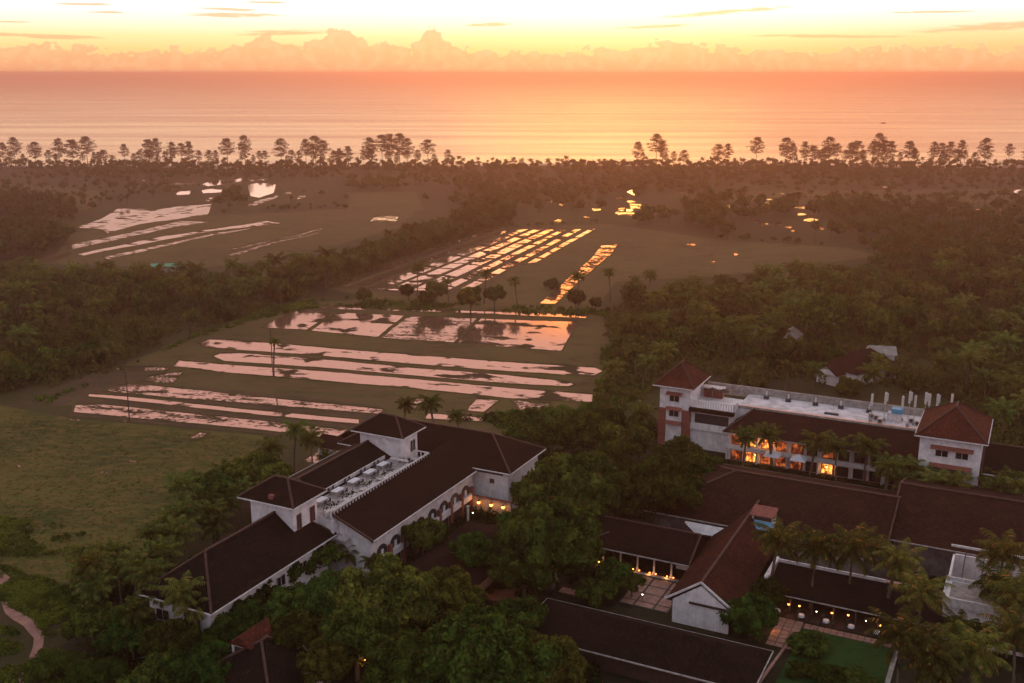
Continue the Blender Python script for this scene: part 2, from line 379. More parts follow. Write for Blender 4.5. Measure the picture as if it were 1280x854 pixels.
def water_mat(name, cover, scale=.12, stretch=(1, 1), mud=(.085, .050, .036), gloss=.38, rough=.07, rot=0.0, fine=.5, cells=0.0, bar=.10, detail=5):
    """flooded paddy: still water broken by mud bars, low bunds and seedlings"""
    m, n, b = new_mat(name); co = n.node('ShaderNodeTexCoord').outputs['Object']
    mp = n.mapping(co, (1, 1, 1), (0, 0, rot)); mq = n.mapping(mp, (stretch[0], stretch[1], 1))
    a = n.noise(mq, scale, detail, .58); c = n.noise(mq, scale * 6, 4, .65); e = n.noise(co, 1.6, 3, .6)
    v = n.m('ADD', n.m('MULTIPLY', a, 1 - fine * .5), n.m('MULTIPLY', c, fine * .5))
    v = n.m('ADD', v, n.m('MULTIPLY', n.m('SUBTRACT', e, .5), .10))
    if cells:
        sp = n.node('ShaderNodeSeparateXYZ'); n.l.new(mp, sp.inputs[0])
        q = n.m('FRACT', n.m('ADD', n.m('DIVIDE', sp.outputs[0], cells), n.m('MULTIPLY', n.noise(mp, .05, 3), 1.2)))
        v = n.m('SUBTRACT', v, n.m('MULTIPLY', n.m('SUBTRACT', 1.0, n.smooth(n.m('ABSOLUTE', n.m('SUBTRACT', q, .5)), .0, .16)), bar))
    wet = n.smooth(v, .5 - cover * .5 + .215, .5 - cover * .5 + .27)
    n.t.nodes.remove(b)
    dirt = n.node('ShaderNodeBsdfDiffuse'); n.l.new(n.mix(n.smooth(e, .4, .65), (*mud, 1), (.070, .064, .026, 1)), dirt.inputs[0])
    gl = n.node('ShaderNodeBsdfGlossy'); gl.inputs['Roughness'].default_value = rough; gl.inputs['Color'].default_value = (.98, .80, .76, 1)
    df = n.node('ShaderNodeBsdfDiffuse'); df.inputs[0].default_value = (.16, .085, .06, 1)
    bp = n.node('ShaderNodeBump'); bp.inputs['Strength'].default_value = .03; bp.inputs['Distance'].default_value = .05
    n.l.new(n.noise(co, 1.2, 3), bp.inputs['Height']); n.l.new(bp.outputs[0], gl.inputs['Normal'])
    m1 = n.node('ShaderNodeMixShader'); n.l.new(n.m('MULTIPLY', n.m('ADD', .82, n.m('MULTIPLY', c, .36)), gloss), m1.inputs[0])
    n.l.new(df.outputs[0], m1.inputs[1]); n.l.new(gl.outputs[0], m1.inputs[2])
    m2 = n.node('ShaderNodeMixShader'); n.l.new(wet, m2.inputs[0]); n.l.new(dirt.outputs[0], m2.inputs[1]); n.l.new(m1.outputs[0], m2.inputs[2])
    n.l.new(m2.outputs[0], n.t.nodes['Material Output'].inputs[0])
    return m
M['w_full'] = water_mat('still paddy water', .95, .05, (1, 2.0), rot=.35)
M['w_good'] = water_mat('paddy water with mud bars', .64, .07, (1, 2.2), rot=.25, cells=17, bar=.085, fine=.22, detail=3)
M['w_some'] = water_mat('patchy wet paddy', .52, .12, (1, 2.4), rot=.25, fine=.9)
M['w_speck'] = water_mat('ploughed wet paddy', .43, .25, (1, 1.5), rot=.35, fine=1.2)
M['w_far'] = water_mat('far wet field', .55, .06, (1.0, 1.0), rot=-1.0, fine=.7, gloss=.48, cells=14, bar=.13, detail=4)
M['pond'] = water_mat('pond water', 1.3, .04, gloss=.8)

def sea_mat():
    m, n, b = new_mat('sea water'); co = n.node('ShaderNodeTexCoord').outputs['Object']
    n.t.nodes.remove(b)
    a = n.noise(n.mapping(co, (.35, 1.3, 1)), .028, 6, .62)
    c = n.noise(n.mapping(co, (.5, 1.4, 1)), .16, 4, .6)
    e = n.noise(n.mapping(co, (.10, 1.0, 1)), .012, 7, .7)
    bp = n.node('ShaderNodeBump'); bp.inputs['Strength'].default_value = .55; bp.inputs['Distance'].default_value = 6.0
    n.l.new(n.m('ADD', a, n.m('MULTIPLY', c, .10)), bp.inputs['Height'])
    gl = n.node('ShaderNodeBsdfGlossy'); gl.inputs['Roughness'].default_value = .36
    n.l.new(n.mix(n.smooth(e, .35, .65), (1.0, .93, .66, 1), (.74, .60, .44, 1)), gl.inputs['Color']); n.l.new(bp.outputs[0], gl.inputs['Normal'])
    df = n.node('ShaderNodeBsdfDiffuse'); df.inputs[0].default_value = (.16, .09, .07, 1)
    mx = n.node('ShaderNodeMixShader'); mx.inputs[0].default_value = .95
    n.l.new(df.outputs[0], mx.inputs[1]); n.l.new(gl.outputs[0], mx.inputs[2])
    n.l.new(mx.outputs[0], n.t.nodes['Material Output'].inputs[0])
    return m
M['sea'] = sea_mat()
M['foam'] = simple('surf foam', (.80, .74, .70), .6, .2, .1)
M['sand'] = simple('wet sand', (.20, .13, .10), .5, .3, .05)

# ------------------------------------------------------------------ ground, sea, beach
FAR = 16000
def sheet(name, pts, z, mat, origin=None):
    o0 = origin or (0, 0)
    me = bpy.data.meshes.new(name); me.from_pydata([(x - o0[0], y - o0[1], 0) for x, y in pts], [], [tuple(range(len(pts)))]); me.materials.append(mat)
    if me.polygons[0].normal.z < 0: me.flip_normals()
    o = bpy.data.objects.new(name, me); COL.objects.link(o); o.location = (o0[0], o0[1], z); o['kind'] = 'structure'
    return o
sheet('ground', [(-FAR, -400), (FAR, -400), (FAR, FAR), (-FAR, FAR)], 0.0, M['ground'])
shore = []
for i in range(81):
    u = -1500 + 4280 * i / 80
    v = 206.5 + 1.6 * math.sin(u * .006) + .8 * math.sin(u * .023 + 1)
    x, y, _ = W(u, v); shore.append((x, y))
sheet('beach_sand', [(x, y - 16 - 5 * math.sin(x * .02)) for x, y in shore] + [(x, y + 40) for x, y in shore[::-1]], .03, M['sand'])
sheet('sea', [(-FAR + 50, shore[0][1])] + shore + [(FAR - 50, shore[-1][1]), (FAR - 50, FAR - 50), (-FAR + 50, FAR - 50)], .06, M['sea'])
for k, (off, wd, br) in enumerate(((2, 3.5, .2), (22, 3.0, .35), (44, 3.5, .45), (72, 3.0, .6))):
    mb = MB(); i = 0
    xs = np.arange(-900, 900, 6.0)
    for x0 in xs:
        if mnoise.noise((x0 * .012, k * 7.3, 0)) < br - .45: continue
        y0 = np.interp(x0, [p[0] for p in shore], [p[1] for p in shore]) + off + 3 * mnoise.noise((x0 * .02, k, 3)); y1 = np.interp(x0 + 6, [p[0] for p in shore], [p[1] for p in shore]) + off + 3 * mnoise.noise(((x0 + 6) * .02, k, 3))
        w0 = wd * (.35 + .8 * abs(mnoise.noise((x0 * .05, k, 9)))); w1 = wd * (.35 + .8 * abs(mnoise.noise(((x0 + 6) * .05, k, 9))))
        mb.add([(x0, y0 - w0, .10), (x0 + 6, y1 - w1, .10), (x0 + 6, y1 + w1, .10), (x0, y0 + w0, .10)], [(0, 1, 2, 3)])
    tag(mb.build('surf_foam', M['foam']), kind='structure')

# ------------------------------------------------------------------ fields and flooded paddies (outlines in photo pixels, laid on the ground)
KEEP = []   # outlines trees must not cover
def wobble(pts, amp=.8, n=8):
    out_ = []
    for i in range(len(pts)):
        a = pts[i]; b = pts[(i + 1) % len(pts)]
        for k in range(n):
            t = k / n; u = a[0] + (b[0] - a[0]) * t; v = a[1] + (b[1] - a[1]) * t
            out_.append((u + amp * mnoise.noise((u * .05, v * .05, 1.5)) * 1.5, v + amp * .35 * mnoise.noise((u * .08, v * .08, 4.2))))
    return out_
def field(name, pts, mat, z=.02, keep=True, amp=.8):
    pts = wobble(pts, amp); g = [W(u, v)[:2] for u, v in pts]
    if keep: KEEP.append(pts)
    if name == 'paddy_water':
        mb = MB(); n_ = len(g)
        for i in range(n_):
            a, b = g[i], g[(i + 1) % n_]; dx, dy = b[0] - a[0], b[1] - a[1]; L = math.hypot(dx, dy) or 1; wd_ = .20 + .18 * mnoise.noise((a[0] * .3, a[1] * .3, 3)) + (.12 if a[1] > 330 else 0); nx, ny = -dy / L * wd_, dx / L * wd_; hh = .20 + .12 * mnoise.noise((a[0] * .4, a[1] * .4, 6))
            mb.add([(a[0] - nx * 1.6, a[1] - ny * 1.6, 0), (b[0] - nx * 1.6, b[1] - ny * 1.6, 0), (b[0] - nx * .5, b[1] - ny * .5, hh), (a[0] - nx * .5, a[1] - ny * .5, hh), (b[0] + nx * .5, b[1] + ny * .5, hh), (a[0] + nx * .5, a[1] + ny * .5, hh), (b[0] + nx * 1.6, b[1] + ny * 1.6, 0), (a[0] + nx * 1.6, a[1] + ny * 1.6, 0)],
                   [(0, 1, 2, 3), (3, 2, 4, 5), (5, 4, 6, 7)])
        tag(mb.build('paddy_bund', M['field']), kind='structure')
    return sheet(name, g, z, mat)
field('pasture', [(-420, 490), (-60, 496), (90, 523), (330, 545), (330, 580), (250, 640), (130, 720), (40, 735), (-60, 700), (-420, 700)], M['pasture'], .012)
# grassy ground of the paddy fields
field('grass_field', [(40, 500), (120, 470), (330, 385), (470, 372), (752, 386), (770, 470), (740, 540), (480, 560)], M['field'], 0.009)
field('grass_field', [(410, 362), (640, 285), (760, 280), (900, 300), (1060, 310), (1100, 320), (900, 345), (770, 352), (745, 385), (470, 372)], M['field'], 0.012, amp=1)
field('grass_field', [(60, 330), (90, 292), (230, 272), (420, 262), (520, 262), (500, 284), (380, 318), (250, 335)], M['field'], 0.015)
field('grass_field', [(-40, 232), (60, 232), (130, 240), (110, 262), (-40, 262)], M['field'], 0.018, keep=False)
field('grass_field', [(440, 240), (520, 240), (530, 262), (430, 275)], M['field'], 0.021)
field('grass_field', [(850, 240), (1290, 236), (1290, 252), (1100, 256), (860, 252)], M['field'], 0.024, keep=False)
PW = 'paddy_water'
M['mudflat'] = grass_mat('wet brown mud', (.085, .050, .034), (.12, .068, .046), (.070, .062, .028), 1.2)
field('mud_flat', [(406, 358), (520, 318), (640, 284), (700, 283), (716, 286), (650, 330), (598, 366), (500, 368)], M['mudflat'], .026, keep=False)
field('mud_flat', [(84, 520), (104, 488), (140, 476), (300, 488), (478, 508), (474, 542), (440, 556), (330, 542)], M['mudflat'], .027, keep=False)
field('mud_flat', [(30, 505), (60, 488), (130, 462), (210, 462), (200, 474), (110, 486), (80, 508)], M['mudflat'], .0265, keep=False)
field(PW, [(323, 410), (368, 387.5), (419, 389.5), (383.5, 413)], M['w_good'], .03)
field(PW, [(387, 414), (421, 390), (506.5, 394), (472, 422)], M['w_good'], .03)
field(PW, [(475, 423), (510, 394.5), (598, 398), (568, 428.5)], M['w_some'], .03)
field(PW, [(571, 429.5), (601, 398), (724.5, 402), (702, 439.5)], M['w_good'], .03)
field(PW, [(400, 382.5), (560, 387), (735, 393.5), (733, 398.5), (560, 391), (400, 386.5)], M['w_good'], .03)
field(PW, [(249, 429), (262, 424), (300, 425), (475, 440), (631, 452), (745, 459), (755, 464), (741, 471), (631, 464.5), (514, 455.5), (397, 445), (280, 437), (255, 434)], M['w_good'], .03)
field(PW, [(265, 445), (275, 441.5), (300, 441), (397, 448), (514, 459), (631, 468), (713, 477), (719, 481), (711, 484), (631, 480), (514, 470), (397, 460), (280, 452)], M['w_good'], .03)
field(PW, [(215, 458), (222, 450), (280, 455), (397, 463), (514, 473), (631, 484), (748, 493), (750, 504), (631, 498), (514, 486), (397, 476), (280, 466)], M['w_good'], .03)
field(PW, [(170, 478), (183, 471), (230, 463), (217, 480)], M['w_speck'], .03)
field(PW, [(128, 489), (145, 480), (178, 480), (320, 495), (480, 511), (480, 519), (340, 507), (205, 497)], M['w_some'], .03)
field(PW, [(108, 496), (112, 492), (158, 495), (299, 510), (450, 524), (450, 531), (330, 520), (205, 506)], M['w_good'], .03)
field(PW, [(90, 516), (93, 506), (130, 505), (361, 529), (470, 540), (440, 552), (324, 538)], M['w_some'], .03)
field(PW, [(120, 458), (215, 459), (205, 464), (130, 466)], M['w_speck'], .03)
field(PW, [(595, 497), (625, 500), (605, 516), (581, 514)], M['w_good'], .03)
field(PW, [(640, 500), (690, 504), (690, 515), (650, 514)], M['w_speck'], .03)
field(PW, [(535, 516), (612, 522), (606, 528), (530, 524)], M['w_full'], .03)
field(PW, [(505, 512), (525, 495), (535, 497), (516, 516)], M['w_speck'], .03)
field(PW, [(380, 575), (440, 535), (470, 540), (400, 590)], M['w_some'], .03)
field(PW, [(660, 538), (735, 530), (725, 545), (680, 552)], M['w_speck'], .03)
field(PW, [(235, 548), (250, 540), (262, 541), (248, 550)], M['w_speck'], .03)
for (u, v, a, b_) in ((131, 590, 6, 1.4), (24, 583, 4, 1.0), (163, 577, 6, 1.3), (95, 525, 8, 1.2), (152, 527, 7, 1.0)):
    field('puddle', [(u + a * math.cos(k * .785), v + b_ * math.sin(k * .785)) for k in range(8)], M['w_speck'], .03, amp=2.5)
def zp(pts, ox, oy, s): return [(ox + x / s, oy + y / s) for x, y in pts]
# long strips of the middle field
BX = [15, 95, 172, 255, 345, 440, 535, 640, 735]; BY = [268, 284, 291, 297, 301, 302, 297, 284, 268]; TX = [680, 738, 795, 850, 902, 956, 1010, 1064, 1116]
for i in range(8):
    g0, g1 = (.05, .93) if i < 5 else (.14, .82)
    l_ = lambda A_, q: A_[i] + (A_[i + 1] - A_[i]) * q
    bl, br, tl, tr = (l_(BX, g0), l_(BY, g0)), (l_(BX, g1), l_(BY, g1)), (l_(TX, g0), 54), (l_(TX, g1), 50)
    if i == 7: bl, br = (tl[0] + (bl[0] - tl[0]) * .62, tl[1] + (bl[1] - tl[1]) * .62), (tr[0] + (br[0] - tr[0]) * .62, tr[1] + (br[1] - tr[1]) * .62)
    field(PW, zp([bl, br, tr, tl], 400, 270, 3.2), M['w_far'], .03)
M['w_orange'] = water_mat('wet ploughed strip', .50, .12, (1, 1.0), rot=-1.0, cells=9, fine=1.0, gloss=.45)
field(PW, zp([(872, 352), (945, 354), (1040, 262), (1165, 155), (1196, 112), (1122, 118), (1080, 170), (1005, 236), (960, 275)], 400, 270, 3.2), M['w_orange'], .03)
# upper left fields
for pl, mt in (([(275, 308), (500, 262), (720, 212), (860, 214), (700, 238), (275, 330)], 'w_some'), ([(300, 345), (640, 275), (900, 236), (1070, 212), (1135, 222), (860, 252), (330, 352)], 'w_good'),
               ([(415, 356), (860, 260), (1000, 240), (1020, 243), (870, 268), (430, 367)], 'w_some'), ([(290, 240), (400, 205), (470, 162), (640, 165), (700, 155), (850, 143), (832, 186), (720, 205), (560, 225), (430, 262), (400, 245)], 'w_good'),
               ([(920, 322), (1180, 268), (1290, 238), (1290, 246), (1190, 275), (930, 330)], 'w_speck'), ([(900, 350), (1100, 290), (1280, 258), (1285, 262), (1110, 300), (940, 355)], 'w_speck'),
               ([(150, 370), (275, 335), (290, 345), (200, 385)], 'w_speck')):
    field(PW, zp(pl, 0, 210, 3.2), M[mt], .03, amp=1.5)
for pl in ([(680, 55), (720, 50), (775, 55), (760, 65), (700, 66)], [(802, 66), (860, 52), (930, 50), (970, 40), (968, 52), (905, 66), (830, 75)], [(798, 90), (850, 84), (900, 88), (890, 97), (805, 102)],
           [(990, 68), (1030, 60), (1100, 66), (1088, 100), (1040, 120), (1004, 112)], [(700, 95), (760, 92), (755, 106), (712, 108)], [(985, 46), (1070, 44), (1072, 52), (990, 52)], [(560, 48), (590, 50), (580, 56)]):
    field('pond', zp(pl, 0, 210, 3.2), M['pond'], .04, amp=2)
for pl in ([(960, 158), (1010, 138), (1105, 108), (1112, 116), (1030, 148), (975, 162)], [(1180, 128), (1200, 112), (1230, 108), (1222, 122)], [(820, 130), (850, 115), (862, 116), (835, 138)], [(1130, 105), (1165, 95), (1172, 108)]):
    field(PW, zp(pl, 0, 210, 3.2), M['w_orange'], .04, amp=2)
field(PW, [(462, 277), (468, 270), (500, 269), (497, 277)], M['w_orange'], .04)
PONDS = [(778, 262, 5, 2.2), (788, 263, 4, 1.6), (797, 243, 5, 1.8), (783, 245, 4, 1.5), (790, 252, 6, 2), (702, 256, 4, 1.2), (948, 279, 6, 1.6), (974, 279, 5, 1.5), (990, 289, 3, 1.4), (1001, 268, 6, 1.4), (1019, 283, 4, 1.4), (1104, 277, 3, 1.6), (1140, 342, 5, 1.6), (1155, 348, 6, 1.6), (1205, 262, 6, 1.2), (1255, 263, 5, 1.2), (960, 250, 5, 1.2), (1062, 286, 4, 1.2), (795, 258, 8, 4), (783, 267, 14, 2.5), (776, 248, 7, 2), (791, 240, 5, 2.5), (685, 252, 5, 3), (697, 276, 5, 1.8), (745, 262, 7, 1.5), (733, 271, 4, 1.2), (912, 258, 6, 1.4), (932, 259, 3, 1), (1006, 259.5, 14, 1.5), (963, 281, 14, 2.2), (984, 284, 6, 2), (955, 255, 6, 1.6),
         (1013, 275, 9, 2), (1096, 281, 6, 2.5), (1094, 285, 5, 2), (1146, 345, 15, 3.5), (891, 319, 3, 2), (919, 318, 2.5, 2), (867, 306, 6, 1), (891, 328, 3, 1), (933, 327, 3, 1), (1160, 264, 8, 1.5), (1188, 256, 5, 1.2), (1172, 255, 4, 1), (1232, 262, 12, 1.3), (1274, 240, 6, 3),
         (1143, 228, 3, 1), (1106, 234, 4, 1), (1232, 231, 4, 1), (1208, 232, 3, 1), (852, 239, 4, 1.2), (978, 243, 4, 1), (858, 371, 4, 3), (1231, 348, 3, 2), (65, 370, 8, 3.0), (207, 413, 5, 2), (1024, 286, 6, 1.5), (640, 246, 3, 1)]
for (u, v, a, b_) in PONDS:
    field('pond', [(u + a * (1 + .3 * math.sin(k * 2.1 + u)) * math.cos(k * .785), v + b_ * (1 + .3 * math.cos(k * 3.1 + u)) * math.sin(k * .785)) for k in range(8)], M['pond'] if (u * 7) % 3 > 1 else M['w_orange'], .05, amp=2)

# footpath bottom left
pc = [(-20, 700), (6, 725), (4, 742), (12, 765), (38, 780), (50, 795), (44, 820), (32, 845), (15, 880)]; wd = [8, 7, 6, 6.5, 8, 7, 8, 8, 8]
Lp = [(u - w_ * .9, v + w_ * .4) for (u, v), w_ in zip(pc, wd)]; Rp = [(u + w_ * .9, v - w_ * .4) for (u, v), w_ in zip(pc, wd)]
field('footpath', Lp + Rp[::-1], M['path'], .03, amp=2.5)
# dark earth under the hotel grounds, forecourt
def sitepoly(name, pts, mat, z): return sheet(name, [site(t, s)[:2] for t, s in pts], z, mat)
M['yard'] = grass_mat('dark yard ground', (.020, .026, .012), (.034, .034, .016), (.05, .03, .022), 2)
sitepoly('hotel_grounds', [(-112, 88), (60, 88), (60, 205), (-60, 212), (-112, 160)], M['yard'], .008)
M['mud'] = simple('red earth', (.16, .07, .05), .95, .35, .4)
field('earth_path', [(612, 738), (650, 735), (670, 745), (650, 752), (600, 750)], M['mud'], .02)
field('earth_path', [(790, 668), (822, 655), (830, 680), (795, 690)], M['mud'], .02)

# ------------------------------------------------------------------ roofs and buildings on the hotel grid (x = t, y = s)
class B:
    def __init__(s, name, label, cat, t0, s0, z0=0.0, group=None):
        s.o = bpy.data.objects.new(name, None); COL.objects.link(s.o)
        s.o.location = site(t0, s0, z0); s.o.rotation_euler = (0, 0, -SITE); s.o.empty_display_size = .5
        tag(s.o, label, cat, group); s.c = (t0, s0, z0)
    def mb(s): return MB(*s.c)
    def part(s, name, mb, mat, parent=None, label=None):
        o = mb.build(name, M[mat], parent or s.o)
        if label: o['label'] = label
        return o
    def hip(s, t0, t1, s0, s1, ze, zr, axis='t', lo=True, hi=True, mat='roof', th=.22, caps=True, gut=True, inset=None, lo_in=None, hi_in=None, ridge_mat='ridge'):
        """closed pitched roof; lo / hi say whether that end is hipped (else gable)"""
        mb = s.mb()
        if axis == 't':
            c = (s0 + s1) / 2; hw = (s1 - s0) / 2; i = hw if inset is None else inset
            r0 = (t0 + (lo_in if lo_in is not None else (i if lo else 0)), c, zr); r1 = (t1 - (hi_in if hi_in is not None else (i if hi else 0)), c, zr)
            q = [(t0, s0), (t1, s0), (t1, s1), (t0, s1)]
        else:
            c = (t0 + t1) / 2; hw = (t1 - t0) / 2; i = hw if inset is None else inset
            r0 = (c, s0 + (lo_in if lo_in is not None else (i if lo else 0)), zr); r1 = (c, s1 - (hi_in if hi_in is not None else (i if hi else 0)), zr)
            q = [(t0, s0), (t1, s0), (t1, s1), (t0, s1)]
        v = [(x, y, ze) for x, y in q] + [r0, r1] + [(x, y, ze - th) for x, y in q]
        if axis == 't': f = [(0, 1, 5, 4), (1, 2, 5), (2, 3, 4, 5), (3, 0, 4)]
        else: f = [(0, 1, 4), (1, 2, 5, 4), (2, 3, 5), (3, 0, 4, 5)]
        f += [(9, 8, 7, 6), (0, 6, 7, 1), (1, 7, 8, 2), (2, 8, 9, 3), (3, 9, 6, 0)]
        mb.add(v, f); ro = s.part('roof', mb, mat)
        if caps:
            cb = s.mb(); up = lambda p: (p[0], p[1], p[2] + .06)
            if (Vector(r0) - Vector(r1)).length > .3: cb.bar(up(r0), up(r1), .38, .2)
            ends = [(v[0], v[3], r0, lo), (v[1], v[2], r1, hi)] if axis == 't' else [(v[0], v[1], r0, lo), (v[3], v[2], r1, hi)]
            for a, b, r, h in ends:
                if h: cb.bar(up(a), up(r), .34, .18); cb.bar(up(b), up(r), .34, .18)
                else: cb.bar(up(a), up(r), .3, .16); cb.bar(up(b), up(r), .3, .16)
            s.part('ridge_tiles', cb, ridge_mat, ro)
        if gut:
            gb = s.mb(); g = .07
            for k in range(4):
                a = q[k]; b = q[(k + 1) % 4]
                gable = (not lo and ((axis == 't' and k == 3) or (axis == 's' and k == 0))) or (not hi and ((axis == 't' and k == 1) or (axis == 's' and k == 2)))
                if gable: continue
                cx, cy = (t0 + t1) / 2, (s0 + s1) / 2
                pa = (a[0] + math.copysign(g, a[0] - cx), a[1] + math.copysign(g, a[1] - cy)); pb = (b[0] + math.copysign(g, b[0] - cx), b[1] + math.copysign(g, b[1] - cy))
                gb.bar((*pa, ze - .12), (*pb, ze - .12), .14, .18)
            s.part('gutter', gb, gut if isinstance(gut, str) else 'trim', ro)
        return ro
    def slope(s, pts, th=.25, mat='roof'):
        """single roof plane given its four corners"""
        mb = s.mb(); v = list(pts) + [(x, y, z - th) for x, y, z in pts]; n = len(pts)
        mb.add(v, [tuple(range(n)), tuple(range(n, 2 * n))[::-1]] + [(i, n + i, n + (i + 1) % n, (i + 1) % n) for i in range(n)])
        return s.part('roof', mb, mat)
    def window(s, face, a, b, z, w_, h, pane='glass', shutter=False, frame='trim', bars=1):
        """face: 's-' looks towards the camera, 't+' / 't-' look right / left. a = wall coordinate, b = centre along the wall"""
        fr = s.mb(); pn = s.mb(); t = .10
        def bx(mb, u0, u1, z0, z1, d0, d1):
            if face == 's-': mb.box(u0, u1, a - d1, a - d0, z0, z1)
            elif face == 't+': mb.box(a + d0, a + d1, u0, u1, z0, z1)
            else: mb.box(a - d1, a - d0, u0, u1, z0, z1)
        u0, u1, z0, z1 = b - w_ / 2, b + w_ / 2, z - h / 2, z + h / 2
        bx(fr, u0 - t, u1 + t, z1, z1 + t, -.05, .10); bx(fr, u0 - t, u1 + t, z0 - t, z0, -.05, .14)
        bx(fr, u0 - t, u0, z0, z1, -.05, .09); bx(fr, u1, u1 + t, z0, z1, -.05, .09)
        for k in range(bars):
            x = u0 + (u1 - u0) * (k + 1) / (bars + 1); bx(fr, x - .04, x + .04, z0 + .002, z1 - .002, 0.03, .07)
        bx(pn, u0 + .002, u1 - .002, z0 + .002, z1 - .002, -.04, .02)
        f = s.part('window', fr, frame); s.part('pane', pn, pane, f); return f
    def awning(s, a, b, z, w_, mat='brick'):
        mb = s.mb(); x0, x1 = b - w_ / 2, b + w_ / 2
        v = [(x0, a - .02, z + .45), (x1, a - .02, z + .45), (x1, a - .9, z), (x0, a - .9, z), (x0, a - .02, z + .25), (x1, a - .02, z + .25), (x1, a - .9, z - .12), (x0, a - .9, z - .12)]
        mb.add(v, [(0, 1, 2, 3), (7, 6, 5, 4), (0, 4, 5, 1), (1, 5, 6, 2), (2, 6, 7, 3), (3, 7, 4, 0)])
        return s.part('awning', mb, mat)
def arch_pts(c, w_, zspring, r, n=8):
    return [(c - w_ / 2 * math.cos(math.pi * k / n), zspring + r * math.sin(math.pi * k / n)) for k in range(n + 1)]
def rail_mb(mb, p, q, z0, z1, step=.45, pw=.10):
    """balustrade from p to q in the t,s plane"""
    p = Vector(p); q = Vector(q); L = (q - p).length; n = max(1, int(L / step))
    mb.bar((p.x, p.y, z1), (q.x, q.y, z1), .22, .14); mb.bar((p.x, p.y, z0 + .1), (q.x, q.y, z0 + .1), .22, .18)
    for k in range(n + 1):
        c = p + (q - p) * (k / n); h = pw / 2
        mb.box(c.x - h, c.x + h, c.y - h, c.y + h, z0 + .19, z1 - .07)
    return mb

# ---- left hotel building
LB = B('hotel_building', 'long white hotel block with dark tiled roofs and a furnished roof terrace, beside the paddies', 'building', -95, 125)
mb = LB.mb(); mb.box(-101.8, -91, 94.8, 120, 0, 7.2); mb.box(-106.5, -84.6, 122.2, 154.2, 0, 7.3); mb.box(-111, -78, 155.0, 167.0, 0, 7.7)
mb.box(-98, -90.2, 120.6, 147.6, 7.3, 9.8); mb.box(-100.9, -93, 115.0, 120.6, 7.2, 13.8); mb.box(-103.6, -95, 147.6, 152.8, 7.3, 13.8)
LB.part('wall', mb, 'white')
LB.hip(-102.8, -90, 93.8, 121.2, 7.5, 12.2, 's', True, False, hi_in=4.4, mat='roof2')
LB.hip(-102.2, -92, 113.8, 121.7, 14, 16.6, 't', mat='roof')
LB.hip(-104.7, -94.0, 146.5, 154.0, 14, 16.5, 't', mat='roof')
LB.hip(-108.2, -95.6, 125.5, 148, 9.2, 12.1, 's', True, False, mat='roof2', lo_in=2)
LB.hip(-113, -77.0, 153.8, 168.2, 8, 12.0, 't', True, True, mat='roof')
ro = LB.slope([(-83.6, 121.3, 7.6), (-83.6, 155.5, 7.6), (-90.9, 161.5, 11.0), (-90.9, 121.3, 10.5)])
mb = LB.mb(); mb.bar((-83.45, 121.3, 7.5), (-83.45, 153.6, 7.5), .14, .18); LB.part('gutter', mb, 'trim', ro)
mb = LB.mb(); mb.bar((-83.6, 121.25, 7.7), (-90.9, 121.25, 10.6), .3, .2); LB.part('ridge_tiles', mb, 'ridge', ro)
# gable wall under the middle roof
mb = LB.mb(); mb.add([(-84.6, 122.1, 7.2), (-90.2, 122.1, 7.2), (-90.2, 122.1, 10.0), (-84.6, 122.1, 7.75), (-84.6, 122.4, 7.2), (-90.2, 122.4, 7.2), (-90.2, 122.4, 10.0), (-84.6, 122.4, 7.75)],
                     [(0, 1, 2, 3), (7, 6, 5, 4), (0, 4, 5, 1), (1, 5, 6, 2), (2, 6, 7, 3), (3, 7, 4, 0)]); LB.part('gable_wall', mb, 'white')
mb = LB.mb(); mb.box(-92, -88.2, 121.0, 122.1, 6.6, 7.0); LB.part('ledge', mb, 'trim')
# struts in the dark gap below the eave
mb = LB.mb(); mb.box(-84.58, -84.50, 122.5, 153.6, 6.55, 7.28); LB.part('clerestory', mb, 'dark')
for k in range(9): y = 123 + k * 3.75; mb = LB.mb(); mb.bar((-84.45, y, 6.5), (-83.7, y, 7.3), .2, .2); LB.part('eave_strut', mb, 'trim')
# arcaded veranda facing right
for k in range(8):
    c = 125.0 + k * 3.75
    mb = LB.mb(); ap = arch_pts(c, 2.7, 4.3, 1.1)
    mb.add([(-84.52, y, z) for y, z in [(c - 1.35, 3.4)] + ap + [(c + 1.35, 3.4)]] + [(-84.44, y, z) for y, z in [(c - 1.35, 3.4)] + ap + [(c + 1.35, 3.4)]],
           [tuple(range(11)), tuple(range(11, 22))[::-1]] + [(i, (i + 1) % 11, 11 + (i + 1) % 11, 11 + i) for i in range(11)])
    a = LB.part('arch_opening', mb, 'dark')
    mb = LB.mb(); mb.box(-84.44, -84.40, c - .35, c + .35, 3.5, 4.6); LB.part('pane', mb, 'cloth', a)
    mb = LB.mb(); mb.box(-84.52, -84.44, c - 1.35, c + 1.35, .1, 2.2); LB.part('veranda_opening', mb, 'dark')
mb = LB.mb(); mb.box(-84.48, -84.0, 123, 154, 2.45, 3.5); LB.part('balcony_parapet', mb, 'white')
for k in range(9):
    y = 123.1 + k * 3.75; mb = LB.mb(); mb.box(-84.46, -83.9, y - .3, y + .3, 0, 4.6); LB.part('brick_pillar', mb, 'brick')
